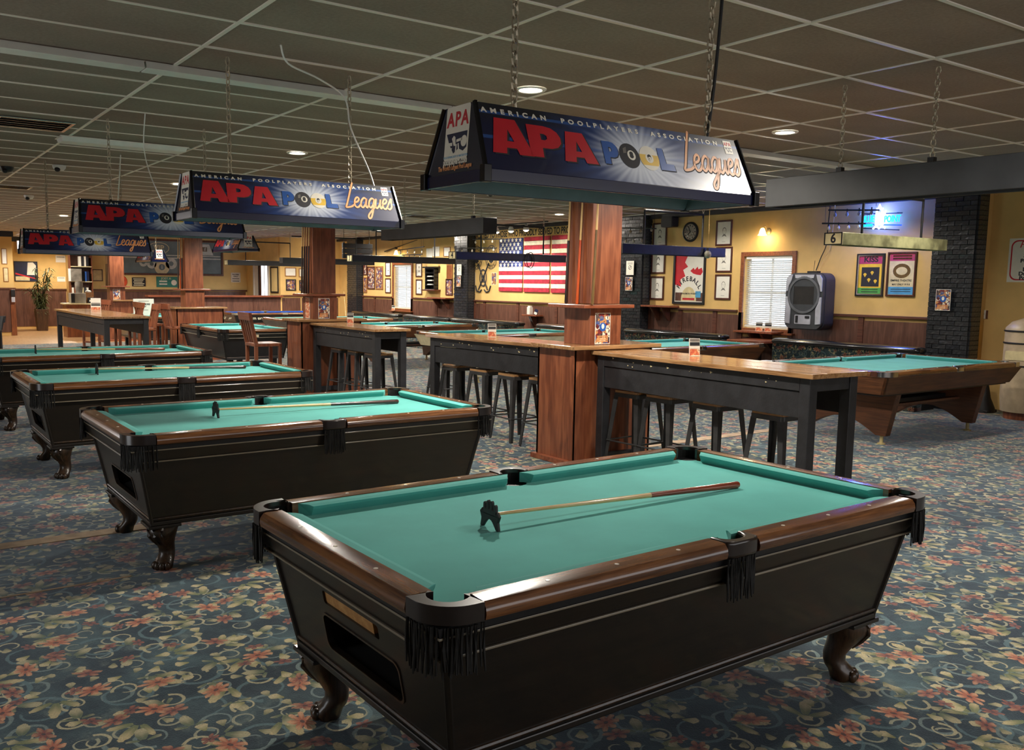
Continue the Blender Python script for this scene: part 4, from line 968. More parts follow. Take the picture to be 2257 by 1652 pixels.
cord('short white cord hanging to the fourth printed lamp', [(2.48,10.7,3.1),(2.52,11.0,2.8),(2.62,11.6,2.5),(2.65,11.8,2.295)], M['white'], .006)
# ---------------------------------------------------------------- long box lights
def box_light(label, x0, x1, y, z, num, mat, h=.135, w=.22, pole=True, top=2.80):
    t = thing('box_light', label, 'box light', ((x0+x1)/2, y, z), 0, 'long box lights over the booth side tables')
    a = (x1-x0)/2
    MB().plate(rect(-a,a,-w/2,w/2), [rect(-a+.012,a-.012,-w/2+.012,w/2-.012)], 0, h).build('housing', mat, t, bevel=.003)
    MB().box(-a+.012,a-.012,-w/2+.012,w/2-.012,h-.02,h-.004).build('top_sheet', mat, t)
    MB().tube([(-a+.1,0,.06),(a-.1,0,.06)], .019, 10).build('lamp_tube', M['white'], t, True)
    if num:
        p = MB().box(-a-.012,-a,-w/2-.004,w/2+.004,-.002,h+.002).build('number_plate', M['numplate'], t, bevel=.003)
        f = MB(); f.m = Matrix(((0,0,-1,-a-.012),(-1,0,0,0),(0,1,0,0),(0,0,0,1))); f.plate(rect(-w/2-.004,w/2+.004,-.002,h+.002),[rect(-w/2+.010,w/2-.010,.010,h-.010)],0,.004); f.build('plate_border', M['black'], t)
        o = text(num, .145, M['ink'], t, name='lettering', bold=.004); o.rotation_euler = (PI/2,0,-PI/2); o.location = (-a-.0135,0,h/2); o.scale = (.95,1,1)
    if pole:
        for px in (-a*.52, a*.62):
            MB().tube([(px,0,h),(px,0,top-z)], .014, 8).build('hang_pole', M['black'], t)
            b = MB(); chain(b, px, 0, top-z, CEIL-z, .05); stuff(b.build('hanging_chain', M['chain'], t))
        MB().tube([(-a*.52,0,top-z),(a*.62,0,top-z)], .017, 8).build('crossbar', M['black'], t)
    return t
box_light('greenish patina box light with a 6 on its end, over the nearest brown table', 9.0, 11.2, 6.08, 2.2, '6', M['patina'])
box_light('dark blue box light above the table right of the near column', 8.85, 11.02, 9.42, 2.172, '5', M['bluebox'])
box_light('charcoal box light with a 4 on its end, before the flag', 8.75, 11.3, 13.55, 2.15, '4', M['bluebox'])
box_light('charcoal box light with a 3 on its end, right of the second column', 8.48, 11.05, 17.1, 2.15, '3', M['beam'])
box_light('black box light just behind the second column', 8.3, 10.75, 20.4, 2.15, None, M['black'])
box_light('black box light above the blue cloth table', 8.3, 10.6, 24.3, 2.15, '1', M['black'])
def beam(label, x, y0, y1, z, h, w=.20, ch=()):
    t = thing('overhead_light_beam', label, 'light fixture', (x, y0, z), 0, 'dark sheet metal light beams over the bar tables')
    l = y1-y0
    MB().plate(rect(0,w,0,l), [rect(.012,w-.012,.012,l-.012)], 0, h).build('housing', M['beam'], t, bevel=.004)
    MB().box(.012,w-.012,.012,l-.012,h-.02,h-.004).build('top_sheet', M['beam'], t)
    for y in ch:
        b = MB(); chain(b, w/2, y, h, CEIL-z, .05); stuff(b.build('hanging_chain', M['chain'], t))
        MB().box(w/2-.02,w/2+.02,y-.02,y+.02,h,h+.04).build('bracket', M['black'], t)
    MB().tube([(w/2,.1,.07),(w/2,l-.1,.07)], .018, 8).build('lamp_tube', M['white'], t, True)
    return t
beam('large dark light beam cutting across the top right of the photo', 5.55, 1.6, 4.34, 2.305, .205, .2, (.5,1.55,2.2))
beam('dark light beam above the middle bar table', 5.98, 8.62, 11.1, 2.30, .185, .2, (.35,2.0))
# ---------------------------------------------------------------- booths along the window wall
def booth(label, y0, y1, z, x=12.08):
    t = thing('booth_bench', label, 'booth', (x, y0, 0), 0, 'booth benches backed with carpet')
    l = y1-y0
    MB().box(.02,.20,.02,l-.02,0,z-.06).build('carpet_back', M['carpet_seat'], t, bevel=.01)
    pts = []
    b = MB(); rs = []
    for yy,s in ((0,.55),(.03,.9),(.08,1),(l-.08,1),(l-.03,.9),(l,.55)):
        rs.append([(.11+.145*s*math.cos(g), yy, z-.045+.055*s*math.sin(g)) for g in [2*PI*k/16 for k in range(16)]])
    b.rings([r[::-1] for r in rs]); b.build('bolster', M['vinyl'], t, 60)
    MB().box(.20,.62,.03,l-.03,.40,.47).build('seat_cushion', M['vinyl'], t, bevel=.03, seg=3); MB().box(.20,.58,.05,l-.05,0,.40).build('seat_base', M['black'], t)
    return t
booth('carpet backed booth bench with a black bolster behind the nearest brown table', 6.72, 9.2, .905)
booth('carpet backed booth bench behind the blue box light table', 10.2, 12.62, .905)
booth('short booth bench under the flag, right half', 13.75, 15.35, .875)
booth('long booth bench under the flag, left half', 16.0, 18.8, .875)
booth('booth bench below the far window, near half', 18.95, 21.2, .865)
booth('booth bench below the far window, far half', 21.5, 24.3, .865)
t = thing('booth_table', 'low dark wood table between the two nearest booth benches', 'table', (12.1,9.7,0))
MB().box(-.1,.75,-.33,.33,.80,.84).build('table_top', M['mahogy'], t, bevel=.006); MB().box(.28,.36,-.04,.04,.03,.80).build('leg', M['black'], t); MB().box(.1,.56,-.22,.22,0,.03).build('foot', M['black'], t)
# ---------------------------------------------------------------- cues standing on the column shelves
def cue(label, x, y, z, lean_x, lean_y, L, shaft, butt, bl=.42):
    t = thing('pool_cue', label, 'pool cue', (x,y,z), 0, 'cues standing against the columns')
    P = lambda f: (lean_x*f, lean_y*f, L*f)
    MB().tube([P(bl),P(1)], [.0115,.0065], 10).build('shaft', shaft, t, 60)
    MB().tube([P(0),P(.01),P(bl)], [.012,.0155,.0116], 10).build('butt', butt, t, 60)
    MB().tube([P(.995),P(1.0)], [.0066,.006], 8).build('tip', M['paper'], t)
    return t
zs = 1.536
cue('cue with a black butt at the left edge of the near column', 5.675, 6.74, zs, .035, .0, 1.45, M['cuemaplez'], M['cuedk'])
cue('cue with an orange butt standing on the near column shelf', 5.68, 6.58, zs, .03, -.03, 1.45, M['cuemaplez'], M['cueorange'])
cue('cue with an olive brown butt at the right of the near column face', 5.68, 6.36, zs, .03, -.03, 1.45, M['cuemaplez'], M['cuebrown'], .48)
for k,y in enumerate((13.13,13.05,12.97,12.88)): cue(('leftmost cue on the second column','second cue from the left on the second column','third cue from the left on the second column','rightmost cue on the left face of the second column')[k], 5.675, y, zs, .035, 0, 1.45, M['cuemaplez'], M['cuedk'], .5)
for k,(y,m) in enumerate(((19.76,'cuedk'),(19.60,'cueorange'),(19.48,'cuedk'))): cue(('left cue on the third column','cue with an orange butt on the third column','right cue on the third column')[k], 5.675, y, zs, .035, 0, 1.45, M['cuemaplez'], M[m], .45)
for k,y in enumerate((26.7,26.55)): cue(('left cue on the farthest column','right cue on the farthest column')[k], 5.675, y, zs, .035, 0, 1.45, M['cuemaplez'], M['cuebrown'])
cue('loose pale cue leaning in the far corner by the black brick pillar', 12.3, 25.0, .0, .25, .75, 1.42, M['cuemaplez'], M['cuemaplez'])
# ---------------------------------------------------------------- paper flyers and card stands
def flyer(name, label, m4, w, h, mat, border=.006, tape=True, cat='flyer', grp=None):
    t = thing(name, label, cat, mat4=m4, group=grp)
    MB().box(-w/2,w/2,0,h,0,.0015).build('sheet', M['paper'], t)
    MB().box(-w/2+border,w/2-border,border,h-border,.0015,.0022).build('print', mat, t)
    return t
def sports(label, m4, w=.20, h=.29):
    t = flyer('sports_flyer', label, m4, w, h, M['flyer1'], grp='sports flyers')
    MB().plate(disc(0,h*.55,w*.22,18), [], .0022,.003).build('round_emblem_print', M['blue'], t); MB().plate(disc(0,h*.57,w*.09,14,w*.13), [], .003,.0036).build('emblem_center_print', M['white_print'], t)
    for k in range(4): MB().box(-w*.36,w*.36,h*(.07+.055*k),h*(.105+.055*k),.0022,.003).build('orange_line_print', M['orange'], t)
    return t
sports('sports flyer on the near column above its ledge', ony(5.87, 6.415, 1.155), .195, .30)
sports('sports flyer on the second column beside a food card', ony(5.89, 12.785, 1.155), .19, .31)
sports('sports flyer on the farthest column', ony(5.88, 26.405, 1.155), .19, .29)
sports('taped sports flyer on the nearest brick pillar', onx(12.715, 6.78, 1.42), .215, .30)
sports('taped sports flyer on the pillar by the whiskey mirror', onx(12.715, 13.16, 1.62), .2, .27)
sports('taped sports flyer on the brick pillar left of the flag', onx(12.715, 19.40, 1.64), .2, .27)
def nosmoke(label, m4):
    t = flyer('notice', label, m4, .215, .28, M['white_print'], .004, cat='notice')
    MB().plate(disc(0,.15,.045,20),[disc(0,.15,.036,20)],.0022,.003).build('ring_print', M['ink'], t); b = MB(); b.m = Matrix.Translation((0,.15,.0022))@Matrix.Rotation(R(45),4,'Z'); b.box(-.04,.04,-.005,.005,0,.001); b.build('bar_print', M['ink'], t)
    for k in range(2): MB().box(-.07,.07,.235-.02*k,.243-.02*k,.0022,.003).build('line_print', M['pencil'], t)
nosmoke('white prohibition notice on the pillar by the whiskey mirror', onx(12.715, 13.14, 1.93)); nosmoke('white prohibition notice on the pillar left of the flag', onx(12.715, 19.38, 1.93))
def card(label, x, y, z, rz=R(-25), w=.10, h=.155):
    t = thing('menu_card_stand', label, 'card stand', (x,y,z), rz, 'upright menu cards')
    b = MB(); b.hexa([(-w/2,-.003,0),(w/2,-.003,0),(w/2,.003,0),(-w/2,.003,0)],[(-w/2,.012,h),(w/2,.012,h),(w/2,.018,h),(-w/2,.018,h)]); b.build('clear_holder', M['paper'], t)
    for z0,z1,m in ((.0,.062,'flyer2'),(.066,.084,'white_print'),(.088,.122,'black'),(.126,.152,'pencil')):
        f = .012/h; b = MB(); b.add([(-w*.46,-.0038+z0*f,z0+.003),(w*.46,-.0038+z0*f,z0+.003),(w*.46,-.0038+z1*f,z1),(-w*.46,-.0038+z1*f,z1)],[(0,1,2,3)]); b.build('card_print', M[m], t)
    MB().box(-w*.4,w*.4,-.035,.035,0,.004).build('foot', M['glassy'], t)
    return t
card('menu card stand on the nearest bar table', 6.11, 5.46, 1.1015); card('menu card stand on the middle bar table', 6.06, 8.52, 1.1015); card('menu card stand on the bar table by the second column', 6.08, 12.26, 1.1015); card('menu card stand on the far left bar table', 4.05, 20.1, 1.0715, R(-25), .2, .25)
flyer('food_card', 'narrow food card on the left of the second column collar', onx(5.705, 12.98, 1.155), .16, .32, M['flyer2'])

t = thing('cable_coil', 'coil of black cable looped over the end of the number 4 box light', 'cable', (10.35, 13.42, 2.19)); b = MB()
for k in range(2): b.tube([(.09*math.cos(2*PI*i/18)+.05*k, -.01*k, -.02+(.13+.015*k)*math.sin(2*PI*i/18)) for i in range(19)], .007, 6)
b.build('cable_loop', M['rubber'], t, True)
t = thing('hanging_bulb', 'round grey bulb dangling on a cord before the dark blue box light', 'light bulb', (10.57, 9.27, 2.20)); MB().ball((0,0,0),(.055,.055,.06),14,10).build('globe', M['bulb2'], t, True); MB().lathe([(.02,.10),(.022,.05)],10).build('socket', M['black'], t); MB().tube([(0,0,.09),(.01,0,.35),(.0,0,.9)],.004,6).build('wire', M['wall'], t)
t = thing('black_slat_rack', 'black slatted rack hanging high behind the number 3 box light', 'rack', (10.5, 20.75, 2.32))
for k in range(3): MB().box(-.42,.42,-.03,.03,.13*k,.13*k+.115).build('slat', M['black'], t, bevel=.003)
for x in (-.36,.36): MB().box(x-.02,x+.02,.03,.05,0,.40).build('strap', M['steel'], t); MB().tube([(x,.04,.40),(x,.04,CEIL-2.32)],.006,6).build('wire', M['black'], t)
card('left small card on the window sill shelf', 12.78, 9.99, .965, R(-70), .12, .15); card('right small card on the window sill shelf', 12.78, 9.80, .965, R(-70), .12, .15); card('small card on the far window sill', 12.85, 23.1, .915, R(-70), .12, .15)
# ---------------------------------------------------------------- things on the window wall (local x runs to the right in the photo)
def framed(label, m4, w, h, fr=.028, mat='frame', inner='paper', dep=.022, name='picture_frame', cat='picture', grp=None, glass=True):
    t = thing(name, label, cat, mat4=m4, group=grp)
    MB().plate(rect(-w/2,w/2,-h/2,h/2), [rect(-w/2+fr,w/2-fr,-h/2+fr,h/2-fr)], .001, dep).build('frame', M[mat], t, bevel=.004)
    MB().box(-w/2+fr*.9,w/2-fr*.9,-h/2+fr*.9,h/2-fr*.9,.001,.008).build('print', M[inner], t)
    return t
def portrait(label, y, z, w=.37, h=.46, seed=0, grp='pencil portraits in mahogany frames'):
    t = framed(label, onx(XR, y, z), w, h, .032, grp=grp); r1 = random.Random(seed)
    # a small pencil drawing: head outline, hair, eyes, collar
    hx, hy, hw, hh = r1.uniform(-.01,.01), .035, .042, .06
    MB().plate(disc(hx,hy,hw,18,hh), [disc(hx,hy,hw-.004,18,hh-.004)], .008,.0086).build('pencil_outline', M['pencil'], t)
    b = MB(); pts = [(hx+hw*1.08*math.cos(g), hy+hh*1.1*math.sin(g)) for g in [PI*i/10 for i in range(11)]]; k = r1.uniform(.55,.95)
    b.plate(pts+[(hx+hw*k*math.cos(g), hy+hh*k*math.sin(g)) for g in [PI-PI*i/10 for i in range(11)]], [], .008,.0088); b.build('pencil_hair', M['pencil'], t)
    b = MB()
    for s in (-1,1): b.box(hx+s*.016-.007,hx+s*.016+.007,hy+.004,hy+.009,.008,.0088)
    b.box(hx-.007,hx+.007,hy-.036,hy-.034,.008,.0088); b.add([(hx-.001,hy,.0088),(hx+.004,hy-.014,.0088),(hx-.001,hy-.014,.0088)],[(0,2,1)]); stuff(b.build('pencil_features', M['pencil'], t))
    b = MB(); b.add([(hx-.02,hy-.055,.0086),(hx+.02,hy-.055,.0086),(hx+.055,hy-.105,.0086),(hx,hy-.085,.0086),(hx-.055,hy-.105,.0086)],[(0,4,3,2,1)][:1]); b.build('pencil_collar', M['pencil'], t)
    MB().box(-.04,.04,-.16,-.155,.008,.0086).build('caption_line', M['pencil'], t)
    return t
for k,(y,z,l) in enumerate(((11.03,2.69,'top pencil portrait in the right column beside the sconce'),(11.0,2.21,'middle pencil portrait in the right column, partly behind the blue light'),(11.0,1.715,'bottom pencil portrait in the right column left of the near window'),
    (12.62,2.72,'top pencil portrait in the left column under the speaker'),(12.64,2.19,'middle pencil portrait in the left column beside the whiskey mirror'),(12.65,1.68,'bottom pencil portrait in the left column above the wall shelf'))): portrait(l, y, z, seed=k)
for k,(y,z,w,h,l) in enumerate(((23.67,2.12,.32,.42,'upper pencil portrait left of the far window'),(23.67,1.63,.33,.44,'lower pencil portrait left of the far window'),(21.87,2.09,.34,.40,'upper pencil portrait right of the far window'),(21.86,1.61,.34,.43,'lower pencil portrait right of the far window'))):
    portrait(l, y, z, w, h, 20+k)
for y,z,w,h,fm,inn,l in ((24.75,1.86,.48,.70,'frame','flyer1','red framed band poster left of the far window'),(24.22,1.86,.48,.70,'framelight','flyer3','light framed collage poster left of the far window'),(25.14,2.12,.24,.36,'frame','flyer1','small dark framed poster by the farthest brick pillar'),(25.14,1.64,.24,.48,'framelight','flyer3','narrow wood framed poster by the farthest brick pillar'),
    (20.26,2.02,.30,.42,'framelight','orangewood','orange wooden list board left of the brick pillar'),(20.28,1.62,.34,.44,'frame','flyer3','framed landscape print under the orange board')):
    framed(l, onx(XR,y,z), w, h, .035, fm, inn)
# whiskey mirror: the printed name stays, the creature is left out
t = framed('tall dark framed whiskey mirror with FIREBALL lettering', onx(XR, 11.82, 1.87), .80, .98, .045, 'black', 'mirror_pale' if 'mirror_pale' in M else 'paper', .03, 'whiskey_mirror', 'mirror')
MB().plate([(-.34,-.27),(-.34,-.43),(.34,-.43),(.34,-.27)], [], .008,.0088).build('wainscot_reflection', M['wains'], t)  # brown wainscot reflection painted across the lower part of the mirror
MB().plate([(.19*math.cos(PI*i/12)-.0, -.40+.0+.24*math.sin(PI*i/12)) for i in range(13)]+[(-.19,-.43),(.19,-.43)], [], .0088,.0096).build('label_print', M['numplate'], t)
for k,c in enumerate('FIREBALL'):
    a = R(150-120*k/7); text(c, .12, M['ink'], t, .30*math.cos(a), -.31+.30*math.sin(a), .0105, bold=.004, rot=a-PI/2)
text('CINNAMON WHISKY', .042, M['ink'], t, 0, -.29, .0105, bold=.001); MB().box(-.15,.15,-.41,-.37,.0096,.0104).build('red_band_print', M['red'], t)
MB().plate([(-.355,.43),(-.05,.43),(-.12,.30),(-.04,.22),(-.16,.16),(-.10,.04),(-.22,-.02),(-.20,-.16),(-.355,-.12)], [], .008,.0088).build('red_flame_print', M['red'], t)
for q in ([(.02,.14),(.10,.20),(.13,.16),(.20,.22),(.22,.17),(.30,.20),(.33,.12),(.28,.06),(.18,.07),(.10,.09)],): MB().plate(q, [], .008,.0088).build('red_comet_print', M['red'], t)
MB().box(.17,.30,-.36,-.24,.0096,.0104).build('blue_reflection_patch', M['cyan'], t)  # cyan patch painted on as a reflection in the mirror
# clock with dark metal rim, and the loudspeaker
t = thing('wall_clock', 'round chrome and black wall clock below the loudspeaker', 'clock', mat4=onx(XR, 11.83, 2.74))
MB().lathe([(.0,.02),(.15,.02),(.17,.035),(.185,.03),(.19,.0)],28).build('rim', M['black'], t, True)
MB().lathe([(0,.024),(.148,.024)],28).build('face', M['chrome'], t)
for k in range(12): MB().box(-.006,.006,.105,.135,.025,.028).build('hour_mark', M['black'], t, rot=(0,0,PI/6*k))
for k,(a,l) in enumerate(((.4,.11),(2.3,.08))): MB().box(-.005,.005,-.01,l,.028,.031).build('hand', M['black'], t, rot=(0,0,a))
for k in range(5): MB().ball((.07*math.cos(R(200+35*k)),.09*math.sin(R(200+35*k)),.026),(.022,.022,.006),10,6).build('dial_stud', M['chrome'], t)
t = thing('loudspeaker', 'black wall loudspeaker above the clock', 'speaker', mat4=onx(XR-.12, 12.25, 2.94))
MB().plate(rrect(-.15,.15,-.10,.10,.03),[],-.06,.10).build('cabinet', M['black'], t, bevel=.01); MB().plate(rrect(-.13,.13,-.085,.085,.025),[],.10,.106).build('grille', M['rubber'], t); MB().box(-.03,.03,-.03,.03,-.115,-.06).build('bracket', M['black'], t)
# wall shelf below
def wall_shelf(label, y0, y1, z, dep=.30):
    t = thing('wall_shelf', label, 'shelf', mat4=onx(XR, (y0+y1)/2, z)); a = (y1-y0)/2
    MB().box(-a,a,-.035,0,.03,dep).build('board', M['mahogy'], t, bevel=.005)
    for x in (-a+.25,a-.25): MB().plate([(0,-.04),(0,-.30),(.04,-.30),(dep-.05,-.04)],[],-.02,.02).build('bracket', M['wainsrail'], t).matrix_local = Matrix(((0,0,1,x),(0,1,0,0),(1,0,0,.03),(0,0,0,1)))
    return t
wall_shelf('narrow drink shelf on the wall left of the whiskey mirror', 12.02, 12.8, 1.345); wall_shelf('narrow drink shelf on the wall left of the flag pillar', 20.0, 20.95, 1.34)
wall_shelf('little napkin shelf on the wainscot under the flag', 16.2, 16.75, 1.02, .25)
t = thing('napkin_holder', 'white napkin holder on the little shelf under the flag', 'napkin holder', mat4=onx(XR-.15, 16.55, 1.022)); MB().box(-.06,.05,0,.17,-.05,.05).build('holder', M['white'], t, bevel=.006); MB().box(-.05,.04,.165,.20,-.03,.03).build('napkins', M['paper'], t)
t = thing('condiment_card', 'small dark card leaning beside the napkin holder', 'card', mat4=onx(XR-.13, 16.38, 1.022)); MB().box(-.06,.06,0,.13,0,.004).build('card', M['navy'], t, rot=(R(-12),0,R(-15))); MB().box(-.05,.05,.01,.06,.004,.006).build('white_print', M['white_print'], t, rot=(R(-12),0,R(-15)))
wall_shelf('small ledge shelf under the near window', 9.62, 10.38, .965, .36)
spot('flood_spot', (12.1, 14.6, 2.98), 45, (1,.92,.8), 50, .8, .05, (12.75, 13.2, 2.6)); spot('flood_spot', (12.1, 20.6, 2.98), 45, (1,.92,.8), 50, .8, .05, (12.75, 19.4, 2.6))  # two spots without fixtures, added to brighten the upper brick pillars
# wall sconces
def sconce(label, y, z):
    t = thing('wall_sconce', label, 'wall lamp', mat4=onx(XR, y, z), group='lit wall sconces')
    MB().lathe([(0,.03),(.03,.03),(.055,.015),(.06,0)],16).build('back_plate', M['brass'], t, True)
    pts = [(0,.0,.03),(0,.05,.06),(0,.09,.10),(0,.085,.15),(0,.05,.165)]
    MB().tube(pts,.007,8).build('arm', M['brass'], t, True)
    b = MB(); b.m = Matrix(((1,0,0,0),(0,0,1,-.075),(0,-1,0,.165),(0,0,0,1))); b.lathe([(.02,.125),(.035,.11),(.05,.07),(.058,.03),(.078,.0),(.074,.0),(.054,.03),(.046,.07)],20); b.build('glass_shade', M['shade_lit'], t, True)
    point('sconce_bulb', (XR-.165, y, z-.10), 9, (1,.78,.45), .05)
sconce('lit wall sconce with a frosted bell shade left of the near window top', 10.06, 2.68); sconce('lit wall sconce above the far window', 22.9, 2.60)
# framed concert posters: printed words kept, figures left out
t = framed('framed concert poster with KISS lettering and a yellow and green ground', onx(XR, 8.10, 1.93), .47, .66, .022, 'black', 'yellow', .03, 'concert_poster', 'poster')
MB().plate(rect(-.215,.215,-.31,.31),[rect(-.195,.195,-.29,.29)],.012,.024).build('silver_liner', M['chrome'], t)
MB().box(-.195,.195,.17,.29,.008,.0088).build('magenta_print', M['magenta'], t); MB().box(-.195,.195,-.29,-.20,.008,.0088).build('green_print', M['greenp'], t); MB().box(-.15,.15,-.18,.12,.008,.0088).build('dark_print', M['ink'], t)
text('KISS', .115, M['ink'], t, 0, .235, .0095, bold=.004, sx=1.15)
for k,(x,y) in enumerate(((-.09,.0),(.03,.03),(-.02,-.08),(.09,-.10))): MB().plate([(x-.03,y+.01),(x,y-.035),(x+.03,y+.01),(x+.01,y+.03),(x-.01,y+.03)],[],.0088,.0095).build('yellow_patch_print', M['yellow'], t)
for z in (-.225,-.262): MB().box(-.14,.14,z-.006,z+.006,.0088,.0095).build('line_print', M['ink'], t)
t = framed('framed concert poster with EMPIRE THEATRE lettering and a blue foot', onx(XR, 7.59, 1.94), .46, .67, .026, 'frame', 'numplate', .03, 'concert_poster', 'poster')
MB().box(-.20,.20,.20,.305,.008,.0088).build('magenta_print', M['magenta'], t); MB().box(-.20,.20,-.305,-.19,.008,.0088).build('blue_print', M['cyan'], t)
MB().plate(disc(0,.05,.14,20,.11),[disc(0,.05,.09,20,.06)],.008,.0088).build('ring_ornament_print', M['cuebrown'], t)
text('EMPIRE THEATRE', .044, M['ink'], t, 0, -.095, .0095, bold=.001); text('MAY ONLY 19 9 8', .036, M['ink'], t, 0, -.155, .0095, bold=.001)
for z in (-.225,-.26): MB().box(-.16,.16,z-.005,z+.005,.0088,.0095).build('line_print', M['ink'], t)
for z in (.275,.235): MB().box(-.15,.15,z-.013,z+.013,.0088,.0095).build('dark_line_print', M['frame'], t)
# grey entertainment kiosk on the wall
t = thing('music_kiosk', 'grey wall mounted music kiosk with a round screen bezel beside the window', 'jukebox', mat4=onx(XR-.11, 9.02, 1.50))
a,hh = .36,.46
sh = rrect(-a,a,-hh,hh,.13,8)
MB().plate(sh,[],-.04,.20).build('case_side', M['darkgrey'], t, bevel=.01); MB().plate([(x*.97,y*.97) for x,y in sh],[],.20,.26).build('front_shell', M['grey'], t, bevel=.03, seg=3)
MB().plate([(x,y) for x,y in disc(0,.10,.30,40)],[disc(0,.10,.262,40)],.26,.278).build('round_bezel', M['midgrey'], t, bevel=.004); MB().plate(disc(0,.10,.264,36),[rect(-.19,.19,-.05,.24)],.255,.266).build('bezel_face', M['grey'], t)
MB().box(-.19,.19,-.05,.24,.256,.2605).build('screen', M['screen'], t)
for s in (-1,1):
    MB().plate([(s*.335,.16),(s*.335,.36),(s*.29,.425),(s*.22,.43),(s*.245,.335),(s*.29,.25),(s*.305,.16)],[],.255,.275).build('silver_panel', M['lightgrey'], t, bevel=.004)
    MB().plate([(s*.335,.07),(s*.335,-.36),(s*.24,-.37),(s*.235,-.12),(s*.275,-.03),(s*.30,.07)],[],.255,.275).build('silver_panel', M['lightgrey'], t, bevel=.004)
MB().plate([(-.17,.375),(.17,.375),(.18,.43),(-.18,.43)],[],.255,.272).build('silver_panel', M['lightgrey'], t)
MB().plate(rrect(-.15,.15,-.37,-.22,.015),[],.258,.268).build('payment_panel', M['lightgrey'], t); MB().box(-.13,-.085,-.35,-.235,.268,.274).build('coin_slot', M['black'], t); MB().box(.05,.13,-.275,-.235,.268,.276).build('bill_slot', M['black'], t)
text('JukeEntrum' if False else 'TouchTunes' if False else 'Jukebox', .036, M['ink'], t, 0, .402, .273)
MB().box(-.06,.12,.462,.49,.02,.12).build('antenna_box', M['black'], t); MB().tube([(.02,.49,.06),(.03,.66,.06)],.004,6).build('antenna', M['black'], t)
cord('pair of black cables rising from the wall kiosk to the box light', [(12.86,8.98,2.0),(12.85,8.90,2.2),(12.8,8.78,2.4),(12.85,8.80,2.7),(12.85,8.78,3.05)], M['rubber'], .008)
cord('yellowish cable beside the black cables above the wall kiosk', [(12.86,8.93,2.0),(12.86,8.84,2.2),(12.83,8.72,2.4),(12.86,8.70,3.05)], M['wall'], .007)
# neon beer sign
t = thing('neon_sign', 'blue neon sign reading BLUE POINT with a white tower', 'neon sign', mat4=onx(XR-.10, 7.93, 2.80))
def ntext(s, x, y, sz, w):
    return text(s, sz, M['neonblue'], t, x, y, .02, bold=.002, depth=.006, name='neon_lettering', fit=w)
ntext('BLUE', -.195, -.02, .14, .20); ntext('POINT', .20, -.035, .14, .26); ntext('BREWING', -.21, -.115, .05, .18)
b = MB(); b.tube([(-.32,-.09,.0),(.34,-.13,.0)],.010,8); b.build('neon_underline', M['neonhalo'], t)
b = MB()
for pts in ([(-.06,-.11),(-.045,.10),(-.01,.19),(.035,.10),(.06,-.11),(-.06,-.11)],[(-.02,-.10),(-.01,.05),(.02,.05),(.03,-.10)],[(-.05,.06),(.045,.06)],[(-.10,-.17),(-.05,-.13),(0,-.17),(.05,-.13),(.10,-.17)],[(.06,.04),(.09,.09),(.07,.02)],[(-.06,.02),(-.05,.13),(.05,.13)]):
    b.tube([(x,y,.03) for x,y in pts],.013,8)
b.build('neon_tower', M['neonwhite'], t)
MB().tube([(-.33,.07,-.02),(.33,.05,-.02)],.008,6).build('mounting_bar', M['black'], t); MB().tube([(-.30,-.15,-.02),(.30,-.2,-.02)],.008,6).build('mounting_bar', M['black'], t)
for s in (-.25,.25): MB().tube([(s,.06,-.02),(s,.06,-.10)],.006,6).build('stand_off', M['black'], t)
point('neon_tube_light', (XR-.16, 7.93, 2.80), 80, (.04,.12,1.0), .10)
# bars of hanging bulbs
def bulb_bar(label, x, y0, y1, z, zd=0):
    t = thing('bulb_light_bar', label, 'light bar', (x,(y0+y1)/2,z), 0, 'unlit bars of hanging bulbs'); a = (y1-y0)/2
    MB().tube([(0,-a,zd),(0,a,0)],.013,8).build('bar', M['black'], t)
    for k in range(4):
        y = -a+.12+(2*a-.24)*k/3; MB().tube([(0,y,0),(0,y,-.05)],.010,6).build('socket', M['black'], t); MB().lathe([(0,-.115),(.018,-.105),(.026,-.085),(.012,-.05)],10,(0,y,0)).build('bulb', M['bulb'], t, True)
    for y in (-a+.05,a-.05): MB().tube([(0,y,0),(0,y,CEIL-z)],.003,5).build('wire', M['black'], t)
for l,x,y0,y1,z,zd in (('upper bulb bar beside the clock pillar',12.5,12.25,13.35,2.86,-.06),('lower bulb bar beside the clock pillar',12.5,12.5,13.4,2.67,-.03),('upper bulb bar before the flag',12.4,17.0,18.3,2.80,-.04),('lower bulb bar before the flag',12.4,17.3,18.9,2.60,-.04),('upper bulb bar above the far window',12.4,20.6,22.0,2.62,.06),('lower bulb bar above the far window',12.4,20.7,21.8,2.48,.0),('upper bulb bar left of the neon sign',12.55,7.75,8.6,2.93,-.05),('lower bulb bar left of the neon sign',12.55,7.95,8.7,2.73,-.04)): bulb_bar(l,x,y0,y1,z,zd)
